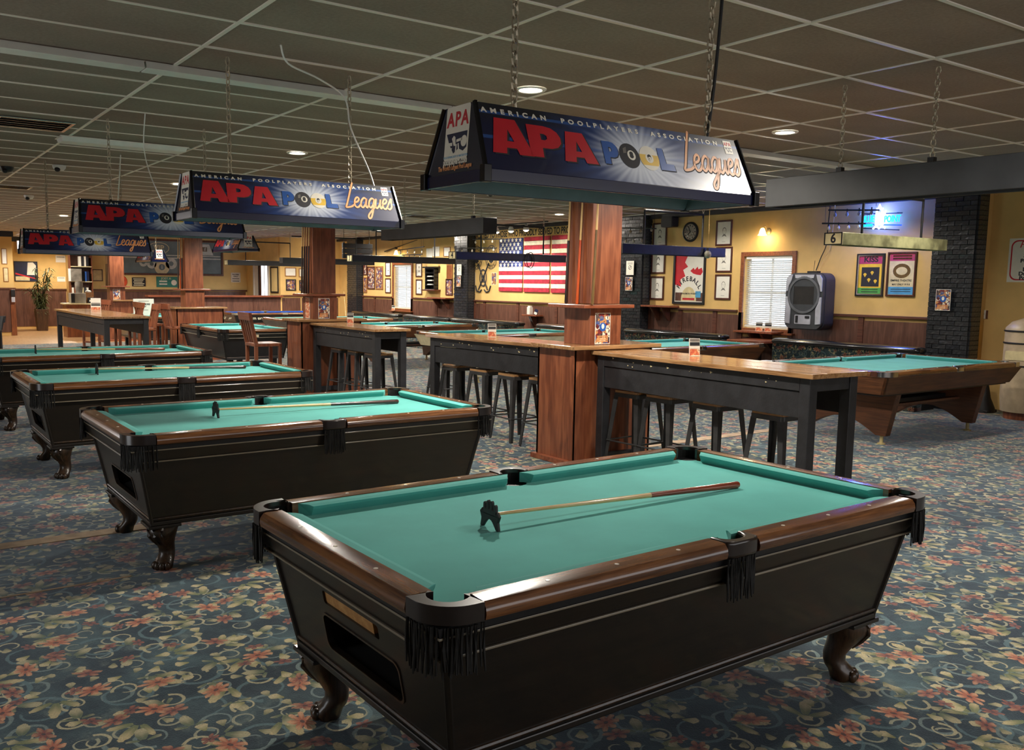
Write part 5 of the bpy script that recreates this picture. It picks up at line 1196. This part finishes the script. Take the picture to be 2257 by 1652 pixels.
# flag of painted boards in three panels
def star(cx, cy, r):
    return [(cx+(r if i%2==0 else r*.42)*math.sin(PI*i/5), cy+(r if i%2==0 else r*.42)*math.cos(PI*i/5)) for i in range(10)]
def flag_panel(label, y0, y1, z0, z1, canton=False):
    t = thing('wooden_flag_panel', label, 'flag', mat4=onx(XR-.003, (y0+y1)/2, z0), group='wooden flag in three panels'); a = (y1-y0)/2; H = z1-z0; h = H/13
    for k in range(13):
        c = 12-k; m = 'flagred' if k%2==0 else 'flagwhite'
        if canton and k >= 6: m = 'flagblue'
        MB().box(-a+random.uniform(0,.006),a-random.uniform(0,.006),k*h+.002,(k+1)*h-.002,.012,.03+random.uniform(0,.006)).build('board', M[m], t, bevel=.002)
    for x in (-a*.7,a*.7): MB().box(x-.03,x+.03,.0,H,.0,.012).build('batten', M['wainsrail'], t)
    if canton:
        sm = MB().plate(star(0,0,.062),[],0,.003).mesh('star'); sm.materials.append(M['white_print'])
        for r_ in range(7):
            n = 6 if r_%2==0 else 5
            for q in range(n):
                o = mkobj('star', sm, t); o.location = (-a+.09+(2*a-.18)*(q+(0 if n==6 else .5))/5, 6*h+.05+(7*h-.10)*r_/6, .0375)
    return t
flag_panel('left panel of the wooden flag with white stars on blue', 17.03, 17.98, 1.545, 2.815, True); flag_panel('middle striped panel of the wooden flag', 16.01, 16.98, 1.54, 2.825); flag_panel('right striped panel of the wooden flag, mostly behind the near column', 14.99, 15.95, 1.535, 2.825)
t = thing('painted_motto', 'black painted motto on the wall above the wooden flag', 'lettering', mat4=onx(XR-.001, 17.16, 2.925)); text('DEDICATED TO THOSE WHO PROUDLY SERVED TO PROTECT', .21, M['ink'], t, 0, 0, .0006, bold=.006, fit=4.32)
def seal(label, y, z, r=.30):
    t = thing('painted_seal', label, 'wall emblem', mat4=onx(XR-.001, y, z), group='round military seals painted on the wall')
    MB().plate(disc(0,0,r*.86,32,r),[disc(0,0,r*.80,32,r*.94)],0,.001).build('outer_ring', M['ink'], t); MB().plate(disc(0,0,r*.62,28,r*.74),[disc(0,0,r*.57,28,r*.69)],0,.001).build('inner_ring', M['ink'], t)
    MB().plate([(-.1,.08),(-.03,.12),(.0,.05),(.03,.12),(.1,.08),(.06,-.04),(.1,-.10),(.0,-.15),(-.1,-.10),(-.06,-.04)],[],0,.001).build('emblem', M['ink'], t)
    for k in range(14):
        a = 2*PI*k/14; MB().box(-.018,.018,-.012,.012,0,.001).build('rim_letter', M['ink'], t, loc=(r*.71*math.cos(a),r*.84*math.sin(a),0), rot=(0,0,a-PI/2))
seal('left round seal painted left of the flag', 19.0, 2.38); seal('right round seal painted left of the flag', 18.36, 2.38)
t = thing('painted_anchor_emblem', 'black emblem of crossed anchors around a shield below the round seals', 'wall emblem', mat4=onx(XR-.02, 18.68, 1.87))
MB().plate(disc(0,0,.16,28,.22),[disc(0,0,.125,28,.185)],0,.001).build('rope_ring', M['ink'], t); MB().plate([(-.08,.06),(.08,.06),(.07,-.05),(0,-.12),(-.07,-.05)],[[(-.055,.0),(-.05,-.035),(0,-.085),(.05,-.035),(.055,.0)]],.001,.002).build('shield', M['ink'], t)
for s in (-1,1):
    b = MB(); b.tube([(s*.24,.36,0),(-s*.20,-.30,0)],.016,6); b.tube([(-s*.33,-.20,0),(-s*.27,-.33,0),(-s*.14,-.36,0),(-s*.06,-.30,0)],.018,6); b.tube([(s*.19,.34,0),(s*.27,.30,0)],.014,6); b.build('anchor', M['ink'], t)
for y,l in ((19.15,'small pale flyer left of the anchor emblem'),(18.23,'small pale flyer right of the anchor emblem')): flyer('small_flyer', l, onx(XR, y, 1.70), .20, .30, M['flyer3'])
# cue and rack shelf cabinet right of the far window
t = thing('ball_rack_shelf', 'tall black shelf rack with five tiers beside the far window', 'shelf rack', mat4=onx(XR, 21.08, 1.55))
for x in (-.24,.22): MB().box(x,x+.02,0,.58,.0,.14).build('side_board', M['black'], t)
for k in range(6): MB().box(-.24,.24,k*.11,k*.11+.015,.0,.15).build('shelf_board', M['black'], t)
MB().box(-.22,.22,0,.58,.0,.008).build('back_board', M['blackgloss'], t); MB().box(-.32,.34,.58,.62,.0,.18).build('top_board', M['black'], t, bevel=.006); MB().box(-.36,.36,-.04,-.0,.0,.20).build('bottom_board', M['frame'], t, bevel=.006)
for k in (1,2,3): MB().box(-.15,.10,k*.11+.015,k*.11+.04,.05,.12).build('white_box', M['paper'], t)
t = thing('wall_loudspeaker', 'small square speaker high by the farthest brick pillar', 'speaker', mat4=onx(XR-.2, 24.9, 2.62)); MB().box(-.16,.16,-.14,.14,-.1,.12).build('cabinet', M['screen'], t, bevel=.01); MB().plate(rect(-.14,.14,-.12,.12),[],.12,.126).build('grille', M['wainsrail'], t); MB().box(-.03,.03,-.03,.03,-.20,-.1).build('bracket', M['black'], t)
t = thing('cue_display', 'long dark cue hung slantwise high on the far wall', 'pool cue', mat4=onx(XR-.05, 22.8, 2.76)); MB().tube([(-1.0,-.12,.0),(.9,.16,.0)],[.02,.008],8).build('cue_stick', M['black'], t); MB().box(-.35,-.31,-.06,.0,-.05,.02).build('hook', M['black'], t)
for k,(y,w_,l) in enumerate(((20.95,.34,'white paper box high above the ball rack'),(20.4,.34,'grey framed print high above the ball rack'),(21.3,.3,'pale sheet high left of the ball rack'))): framed(l, onx(XR, y, 2.58-.02*k), w_, .26, .02, 'framelight' if k==1 else 'white', 'paper')
# flood lights on a track before the flag
t = thing('track_light', 'black ceiling track with lit flood bulbs before the flag', 'track light', (12.0, 16.2, 3.02))
MB().tube([(0,-1.3,.02),(0,1.6,.02)],.015,8).build('track', M['black'], t)
for k,(y,z) in enumerate(((-.55,-.10),(.0,-.06),(.55,-.10))):
    MB().tube([(0,y,.02),(0,y,-.03)],.012,6).build('stem', M['black'], t); MB().lathe([(.03,-.02),(.055,-.06),(.07,-.13)],14,(0,y,0)).build('lamp_head', M['white'], t, True); MB().ball((.0,y,-.125),(.055,.055,.04),12,8).build('flood_bulb', M['flood'], t, True)
    spot('flood_spot', (12.0, 16.2+y, 2.82), 60, (1,.88,.66), 110, .8, .06, (13.0, 16.6+y*2.4, 1.7))
t = thing('track_light', 'lit flood lamp high beside the second column top', 'track light', (11.4, 25.2, 3.0)); MB().tube([(-.8,0,.05),(.8,0,.05)],.02,8).build('track', M['black'], t)
for x in (-.25,.2): MB().lathe([(.03,.02),(.06,-.04),(.075,-.12)],14,(x,0,0)).build('lamp_head', M['chrome'], t, True); MB().ball((x,0,-.115),(.06,.06,.04),12,8).build('flood_bulb', M['flood'], t, True)
spot('flood_spot', (11.4, 25.0, 2.85), 70, (1,.86,.66), 120, .8, .06, (12.8, 26.8, 1.6))
# recessed corner at the right: sign, outlet, drum
t = thing('rules_sign', 'white sign with a red rounded border asking players not to sit on the pool tables', 'sign', mat4=onx(XREC, 5.62, 2.14))
MB().plate(rect(-.66,.66,-.305,.305),[],.0,.004).build('sheet', M['white_print'], t); o_ = rrect(-.63,.63,-.28,.28,.09); i_ = rrect(-.612,.612,-.262,.262,.078); MB().plate(o_,[i_],.004,.0046).build('border_print', M['red'], t)
text('Please', .13, M['red'], t, -.36, .215, .0048, shear=.3, bold=.001)
for s,z in (("Don't",.13),('Sit on',.06),('Pool Tables',-.01),("Don't",-.13),('Dunk on',-.19),('Pool Tables',-.25)): text(s, .072, M['ink'], t, -.36 if len(s) < 9 else -.30, z, .0048, bold=.003, sx=1.15)
t = thing('wall_outlet', 'white outlet plate on the far right yellow wall', 'outlet', mat4=onx(XREC, 6.565, 1.365)); MB().plate(rrect(-.04,.04,-.065,.065,.008),[],0,.012).build('plate', M['white'], t, bevel=.003); MB().box(-.018,-.008,.0,.012,.012,.014).build('slot', M['ink'], t); MB().box(.008,.018,.0,.012,.012,.014).build('slot', M['ink'], t); MB().box(.045,.065,-.06,.06,0,.02).build('side_box', M['wainsrail'], t)
t = thing('metal_drum', 'tall tan metal drum with black bands at the right edge', 'drum', (12.85, 5.62, 0))
MB().lathe([(0,1.36),(.10,1.355),(.24,1.30),(.31,1.22),(.315,1.18),(.32,.30),(.30,.10),(.0,.10)],32).build('shell', M['drum'], t, 50)
for z in (1.18,1.02,.72): MB().lathe([(.318,z-.012),(.328,z-.006),(.328,z+.006),(.318,z+.012)],32).build('band', M['black'], t, True)
MB().lathe([(.0,1.375),(.07,1.372),(.08,1.355)],16).build('cap', M['black'], t); MB().lathe([(.0,.10),(.26,.10),(.26,.0),(0,0)],24).build('base', M['mahog'], t)
b = MB(); b.m = Matrix(((0,0,-1,-.318),(-1,0,0,0),(0,1,0,.86),(0,0,0,1))); b.plate(rrect(-.17,.17,-.06,.06,.02),[],-.03,.004); b.build('name_plate', M['numplate'], t)
t = thing('dark_floor_fan', 'low dark bundle on the floor between the brick pillar and the drum', 'floor clutter', (13.05, 6.28, 0)); MB().lathe([(0,.42),(.06,.40),(.10,.2),(.16,.06),(.17,0),(0,0)],14).build('body', M['black'], t, True); MB().box(-.14,.14,-.14,.14,0,.04).build('base', M['rubber'], t, bevel=.01)
# loudspeaker and camera on the ceiling, vents
def vent(label, x, y, w, l, n=5):
    t = thing('ceiling_vent', label, 'vent', (x,y,CEIL), 0, 'ceiling vents'); MB().plate(rect(-w/2,w/2,-l/2,l/2),[rect(-w/2+.03,w/2-.03,-l/2+.03,l/2-.03)],-.012,.0).build('frame', M['chrome'], t, bevel=.003)
    MB().box(-w/2+.03,w/2-.03,-l/2+.03,l/2-.03,-.001,.0).build('duct', M['dark'], t)
    for k in range(n):
        y_ = -l/2+.06+(l-.12)*k/(n-1); b = MB(); b.hexa([(-w/2+.03,y_-.03,-.014),(w/2-.03,y_-.03,-.014),(w/2-.03,y_-.024,-.014),(-w/2+.03,y_-.024,-.014)],[(-w/2+.03,y_+.01,-.001),(w/2-.03,y_+.01,-.001),(w/2-.03,y_+.016,-.001),(-w/2+.03,y_+.016,-.001)]); b.build('louver', M['chrome'], t)
    return t
vent('chrome louvred ceiling vent at the left edge', 1.36, 9.1, .62, .58); vent('far flat ceiling vent at the left edge', 1.95, 15.5, .6, .5); vent('ceiling vent behind the right end of the second printed lamp', 9.65, 16.3, .6, .5)
t = thing('fluorescent_channel', 'pale surface light channel on the ceiling right of the louvred vent', 'light fixture', (2.3, 9.78, CEIL)); MB().hexa([(-.60,-.11,-.05),(.60,-.11,-.05),(.60,.11,-.05),(-.60,.11,-.05)],[(-.61,-.15,0),(.61,-.15,0),(.61,.15,0),(-.61,.15,0)]).build('diffuser', M['white'], t, bevel=.01); MB().box(-.62,.62,-.155,.155,-.008,0).build('frame', M['tbar'], t)
def camera_dome(label, x, y, mat):
    t = thing('security_camera', label, 'camera', (x,y,CEIL)); MB().lathe([(.0,-.07),(.05,-.06),(.075,-.03),(.08,0)],16).build('housing', M[mat], t, True); MB().ball((-.03,-.045,-.055),(.035,.035,.03),10,8).build('lens', M['black'], t, True)
camera_dome('white dome camera on the ceiling above the third printed lamp', 2.42, 16.9, 'white'); camera_dome('black dome camera on the ceiling at the left edge', 1.6, 12.8, 'black'); camera_dome('small pale ceiling detector left of the fourth lamp chain', 2.1, 12.2, 'white'); camera_dome('white ceiling detector above the middle light beam', 7.9, 11.2, 'white')
# ---------------------------------------------------------------- far left end of the hall
t = struct(MB().box(2.9, 3.80, 30.2, 30.5, 0, CEIL).build('wall_left', M['wall'])); t['label'] = 'yellow wall end with two small pictures at the left edge'
MB().box(2.85,3.84,30.16,30.54,CEIL-.16,CEIL-.001).build('cornice', M['black'], t)
MB().box(2.9,3.68,30.185,30.199,.1,1.38).build('wainscot_panel', M['wains'], t); MB().box(3.68,3.82,30.15,30.2,0,1.40).build('wainscot_post', M['orangewood'], t); MB().box(2.9,3.84,30.16,30.2,1.38,1.43).build('chair_rail', M['wainsrail'], t)
framed('upper small white picture on the wall end at the left edge', ony(3.58, 30.2, 2.36), .15, .46, .018, 'framelight', 'paper'); framed('lower small framed picture on the wall end at the left edge', ony(3.60, 30.2, 1.82), .14, .42, .018, 'framelight', 'numplate')
t = thing('wall_phone', 'dark wall phone with a grey box on the timber post', 'phone', mat4=ony(3.75, 30.15, 1.16)); MB().box(-.06,.06,.0,.22,0,.07).build('handset', M['black'], t, bevel=.015); MB().box(-.05,.05,-.16,-.01,0,.06).build('box', M['lightgrey'], t, bevel=.008)
# alcove wall things
AY = YB
t = framed('dark racing picture with a white shape in the alcove behind the plant', ony(4.67, AY, 1.95), .72, .68, .02, 'black', 'navy', .03, 'wall_picture', 'picture'); MB().plate([(.02,-.12),(.27,-.12),(.31,.2),(.22,.31),(.06,.30)],[],.008,.009).build('white_shape_print', M['white_print'], t); MB().plate([(-.33,-.05),(.33,-.24),(.33,-.27),(-.33,-.10)],[],.008,.0095).build('red_stripe_print', M['red'], t); MB().box(-.33,.1,-.31,-.17,.008,.0088).build('tan_print', M['numplate'], t)
for x,z,w,h,l in ((5.77,2.40,.32,.24,'white notice sheet high on the alcove wall'),(5.76,1.70,.26,.17,'white slip box low on the alcove wall')):
    t = thing('notice_sheet', l, 'notice', mat4=ony(x,AY,z)); MB().box(-w/2,w/2,-h/2,h/2,0,.01).build('sheet', M['paper'], t); MB().box(-w*.4,w*.4,h*.2,h*.3,.01,.011).build('line_print', M['pencil'], t)
t = thing('light_box_sign', 'glowing white sign box on the alcove wall behind the farthest printed lamp', 'sign', mat4=ony(4.55,AY,2.78)); MB().box(-.14,.14,-.2,.2,0,.10).build('housing', M['white'], t, bevel=.01); MB().box(-.12,.12,-.18,.18,.10,.104).build('lit_face', M['sky'], t)
# bamboo like plant in a wooden planter
t = thing('potted_bamboo_plant', 'tall leafy dark plant in a brown planter before the alcove wainscot', 'plant', (4.88, 32.6, 0))
MB().hexa([(-.15,-.15,0),(.15,-.15,0),(.15,.15,0),(-.15,.15,0)],[(-.20,-.20,.72),(.20,-.20,.72),(.20,.20,.72),(-.20,.20,.72)]).build('planter', M['pot'], t, bevel=.01)
rr = random.Random(4); lb = MB()
for k in range(11):
    a = rr.uniform(0,6.28); l = rr.uniform(.5,1.5); tx, ty = .42*math.cos(a)*rr.uniform(.2,1), .42*math.sin(a)*rr.uniform(.2,1); P = [(tx*f*f+.05*math.cos(a), ty*f*f+.05*math.sin(a), .68+l*f) for f in (0,.25,.5,.75,1)]
    MB().tube(P,.012,6).build('stem', M['stem'], t)
    for q in range(70):
        f = rr.random()**1.4; i = min(3,int(f*4)); g = f*4-i; p = Vector(P[i]).lerp(Vector(P[i+1]), g); d = Vector((rr.uniform(-1,1),rr.uniform(-1,1),rr.uniform(-.7,.5))).normalized(); L_ = rr.uniform(.12,.30); s = d.cross(Vector((0,0,1))).normalized()*.022; e = p+d*L_+Vector((0,0,-.06)); mid = p+d*L_*.5
        lb.add([tuple(p),tuple(mid+s),tuple(e),tuple(mid-s)],[(0,1,2,3)])
stuff(lb.build('foliage', M['leaf'], t))
# service counter with shelf of binders
t = thing('service_counter', 'pale service counter below the binder shelf', 'counter', (5.4, 28.9, 0)); MB().box(-.45,.45,-.33,.33,.0,.96).build('cabinet', M['orangewood'], t); MB().box(-.5,.5,-.37,.37,.96,1.0).build('top', M['numplate'], t, bevel=.006)
t = thing('bookcase', 'tall shelf unit full of binders beside the alcove', 'shelf', (5.60, 29.8, 0))
for x in (-.32,.30): MB().box(x,x+.02,-.15,.15,0,2.6).build('side_board', M['mahog'], t)
for z in (.3,.8,1.15,1.62,2.08,2.55): MB().box(-.30,.30,-.15,.15,z,z+.025).build('shelf_board', M['numplate'], t)
MB().box(-.30,.30,.14,.15,0,2.6).build('back_board', M['wains'], t)
for z,h,x0,n,ms in ((2.106,.30,-.02,4,('white_print','ink','white_print','ink')),(1.646,.30,-.02,4,('numplate','ink','blue','navy')),(1.176,.28,-.26,7,('white_print','mahog','numplate','framelight','numplate','grey','white_print'))):
    for i in range(n):
        o = MB().box(-.028,.028,-.12,.10,0,h).build('binder', M[ms[i]], None, bevel=.003); o.location = (5.60+x0+.07*i, 29.78, z); tag(o, '%s binder, %s on the %s shelf of the bookcase'%(ms[i].split('_')[0].replace('numplate','cream').replace('ink','black').replace('mahog','brown').replace('framelight','tan'), ('leftmost','second','third','fourth','fifth','sixth','seventh')[i], 'top' if z>2 else 'middle' if z>1.5 else 'lower'), 'binder', 'binders in the bookcase')
def desk(name, label, cat, loc, build):
    t = thing(name, label, cat, loc); build(t); return t
def b_box(t):
    MB().box(-.14,.17,-.04,.04,0,.38).build('cover', M['tile_dark'], t); MB().box(-.20,-.14,-.04,.04,0,.38).build('spine', M['white'], t)
desk('ring_binder','large grey ring binder standing on the middle shelf of the bookcase front edge','binder',(5.42,29.60,1.646),lambda t: b_box(t))
desk('microwave','grey microwave oven on the service counter','microwave',(5.30,28.82,1.0),lambda t: (MB().box(-.21,.21,-.18,.18,0,.30).build('case', M['microwave'], t, bevel=.01), MB().box(-.20,-.10,-.185,-.18,.02,.28).build('door', M['black'], t)))
desk('snack_carton','orange snack carton on the counter right of the microwave','carton',(5.66,29.05,1.0),lambda t: (MB().box(-.09,.09,-.1,.1,0,.32).build('carton', M['framelight'], t), MB().ball((0,0,.34),(.09,.08,.05),10,6).build('white_goods', M['paper'], t)))
desk('coffee_maker','black coffee maker on the counter','coffee maker',(5.66,28.72,1.0),lambda t: (MB().box(-.09,.09,-.08,.08,0,.17).build('body', M['black'], t, bevel=.01), MB().box(-.06,.06,-.085,-.08,.05,.10).build('white_label', M['paper'], t)))
desk('plastic_bag','crumpled grey bag standing on top of the microwave','bag',(5.36,28.86,1.30),lambda t: MB().rings([[((.10+.015*math.cos(5*g))*math.cos(g)*s,(.09)*math.sin(g)*s,z) for g in [2*PI*k/14 for k in range(14)]] for z,s in ((0,.8),(.14,1),(.28,1.05),(.34,.9))]).build('bag', M['tile_dark'], t, True))
framed('framed certificate on the pale wall left of the farthest column', ony(6.13, YC, 1.84), .31, .37, .025, 'frame', 'numplate')
# chalkboard with frame, chalk drawings
t = framed('long framed chalkboard with chalk drawings on the far wall', ony(8.45, YC, 2.45), 3.36, 1.16, .06, 'wainsrail', 'slate', .04, 'chalkboard', 'chalkboard')
MB().box(-1.6,1.6,-.04,.0,.008,.012).build('chalk_line', M['chalkw'], t); MB().box(-1.6,1.6,.05,.08,.008,.012).build('chalk_line', M['chalkw'], t)
MB().plate(disc(-.42,.29,.33,24,.19),[disc(-.42,.29,.31,24,.17)],.008,.011).build('chalk_badge', M['chalk'], t); text('VIP', .24, M['chalk'], t, -.42, .29, .012, bold=.006)
for x,y,r,m in ((-.34,-.32,.24,'chalk'),(-.66,-.22,.15,'chalkw'),(-.04,-.20,.18,'chalkw'),(-.92,-.18,.13,'chalkw')):
    MB().plate(disc(x,y,r,24),[disc(x,y,r*.42,18)],.008,.0105).build('chalk_ball', M[m], t)
text('1', .17, M['chalkw'], t, -.34, -.32, .012, bold=.004)
MB().plate([(.76,.10),(1.36,.10),(1.22,.46),(.90,.46)],[],.008,.010).build('chalk_cone', M['chalkw'], t); MB().box(.98,1.15,.22,.37,.010,.012).build('chalk_square', M['tile_dark'], t); text('f', .15, M['chalkw'], t, 1.08, .29, .013, bold=.005)
# signs below the chalkboard
t = thing('wall_sign', 'black sign with pale chalk lines below the chalkboard', 'sign', mat4=ony(7.37,YC,1.645)); MB().box(-.21,.21,-.14,.14,0,.015).build('board', M['ink'], t)
for k in range(5): MB().box(-.17+.02*(k%2),.17-.03*(k%3),.095-.05*k-.014,.095-.05*k+.014,.015,.017).build('pale_line', M['chalk'], t)
t = thing('wall_sign', 'teal sign with white cutout shapes below the chalkboard', 'sign', mat4=ony(8.28,YC,1.655)); MB().box(-.36,.36,-.17,.17,0,.015).build('board', M['tealp'], t); text('JOEY A', .10, M['chalk'], t, -.05, .11, .0165, bold=.001); MB().plate(disc(.20,-.02,.09,16),[],.015,.017).build('white_disc', M['paper'], t)
for z in (.02,-.07): MB().box(-.27,-.02,z-.022,z+.022,.015,.017).build('white_bar', M['paper'], t)
t = thing('round_sign', 'round orange red sign half hidden by the farthest column', 'sign', mat4=ony(6.82,YC,1.66)); MB().lathe([(0,.02),(.18,.02),(.20,0)],28).build('disc', M['orangered'], t); MB().plate([(-.10,-.02),(-.02,.05),(.12,.02),(.06,-.06),(-.06,-.08)],[],.02,.023).build('dark_shape', M['mahog'], t)
t = thing('wall_sign', 'small white PLAYERS ONLY sign on the far wall', 'sign', mat4=ony(10.56,YC,1.83)); MB().plate(rrect(-.165,.165,-.165,.165,.02),[],0,.012).build('sheet', M['paper'], t); text('PLAYERS', .06, M['ink'], t, 0, .10, .0135, bold=.002); text('ONLY', .06, M['ink'], t, 0, .035, .0135, bold=.002); MB().box(-.12,.12,-.05,-.03,.012,.0135).build('line_print', M['ink'], t); MB().box(-.12,.12,-.13,-.11,.012,.0135).build('line_print', M['ink'], t)
# glass door and mirror on the side wall past the half wall, pictures
d = bpy.data.objects.new('door_1', None); COL.objects.link(d); struct(d); d.matrix_world = onx(10.95, 28.6, 0)
MB().plate(rect(-.68,.68,0,2.30),[rect(-.62,.62,.1,2.24)],.0,.05).build('door_frame', M['white'], d); MB().box(.0,.62,.1,2.24,.004,.012).build('door_pane', M['sky'], d); MB().box(-.22,.0,.1,2.24,.004,.014).build('dark_panel', M['wains'], d); MB().box(-.62,-.22,.1,2.24,.004,.012).build('white_leaf', M['white'], d); MB().box(-.24,-.20,.1,2.24,.01,.03).build('mullion', M['black'], d); MB().box(.28,.33,.1,2.24,.01,.03).build('mullion', M['white'], d)
framed('tall black framed mirror on the short side wall', onx(10.95, 27.46, 1.77), .64, .84, .045, 'black', 'wall_pale', .03, 'wall_mirror', 'mirror')
framed('white framed guitar sketch on the wall end right of the half wall', ony(11.29, YH, 2.02), .38, .28, .025, 'framelight', 'paper'); framed('black framed white helmet picture on the wall end', ony(11.30, YH, 1.61), .34, .36, .035, 'black', 'flyer3'); framed('small pink framed picture half hidden by the second column', ony(11.72, YH, 2.0), .30, .28, .025, 'framelight', 'white_print'); framed('dark framed picture half hidden by the second column', ony(11.74, YH, 1.60), .32, .33, .03, 'black', 'flyer1')
# whiteboard sign standing on the far black table
t = thing('standing_sign', 'white standing sign with two lines of dark lettering behind the far left bar table', 'sign', (5.6, 22.4, .86)); MB().box(-.24,.24,0,.018,0,.40).build('board', M['paper'], t, bevel=.004); b = MB(); b.box(-.2,.2,.02,.10,0,.015); b.build('foot', M['white'], t)
for s,z,sz in (('TULLAMORE',.27,.058),('DEW',.215,.058)):
    o = text(s, sz, M['ink'], t, name='lettering', bold=.0015, fit=.30 if len(s) > 4 else .11); o.rotation_euler = (PI/2,0,0); o.location = (0,-.002,z)
MB().box(-.10,.10,-.002,0,.13,.14).build('line_print', M['pencil'], t); MB().box(-.12,.12,-.002,0,.34,.35).build('line_print', M['pencil'], t)
# wooden booth chairs with tall slatted backs
def tall_chair(label, x, y, rz, h=1.24, mm='mahog', mx='mahogx'):
    t = thing('tall_wood_chair', label, 'chair', (x,y,0), rz, 'tall brown wooden chairs')
    MB().box(-.22,.22,-.22,.22,.72,.77).build('seat', M[mm], t, bevel=.01)
    for sx in (-1,1):
        for sy in (-1,1): MB().box(sx*.19-.025,sx*.19+.025,sy*.19-.025,sy*.19+.025,0,.72).build('leg', M[mm], t, bevel=.004)
        MB().hexa([(sx*.20-.025,.17,.77),(sx*.20+.025,.17,.77),(sx*.20+.025,.22,.77),(sx*.20-.025,.22,.77)],[(sx*.20-.025,.27,h),(sx*.20+.025,.27,h),(sx*.20+.025,.32,h),(sx*.20-.025,.32,h)]).build('back_post', M[mm], t)
    MB().hexa([(-.24,.25,h-.12),(.24,.25,h-.12),(.24,.30,h-.12),(-.24,.30,h-.12)],[(-.25,.27,h),(.25,.27,h),(.25,.32,h),(-.25,.32,h)]).build('top_rail', M[mx], t, bevel=.005)
    for k in range(4): x_ = -.135+.09*k; MB().hexa([(x_-.025,.19,.78),(x_+.025,.19,.78),(x_+.025,.205,.78),(x_-.025,.205,.78)],[(x_-.025,.268,h-.1),(x_+.025,.268,h-.1),(x_+.025,.285,h-.1),(x_-.025,.285,h-.1)]).build('slat', M[mm], t)
    MB().box(-.19,.19,-.2,-.17,.25,.29).build('rung', M[mx], t); MB().box(-.19,.19,.17,.2,.25,.29).build('rung', M[mx], t)
    return t
tc0 = tall_chair('tall wooden chair left of the third column partition', 5.18, 20.15, PI/2)
tall_chair('black chair cut off by the left edge beside the wood floor', 1.80, 18.5, -.6, 1.02, 'black', 'black')
bpy.context.view_layer.update()
for l,x,y,r in (('tall wooden chair right of the third column partition',5.36,18.72,PI/2+.1),('tall wooden chair at the far side of the far left bar table',4.45,22.2,-PI/2+.3),('tall wooden chair beside the second column partition',5.12,13.35,PI/2),('tall wooden chair under the near end of the far left bar table',4.55,18.4,-PI/2),('tall wooden chair under the middle of the far left bar table',4.55,19.6,-PI/2)):
    dup(tc0, (x,y,0), r, l)
bpy.context.view_layer.update()
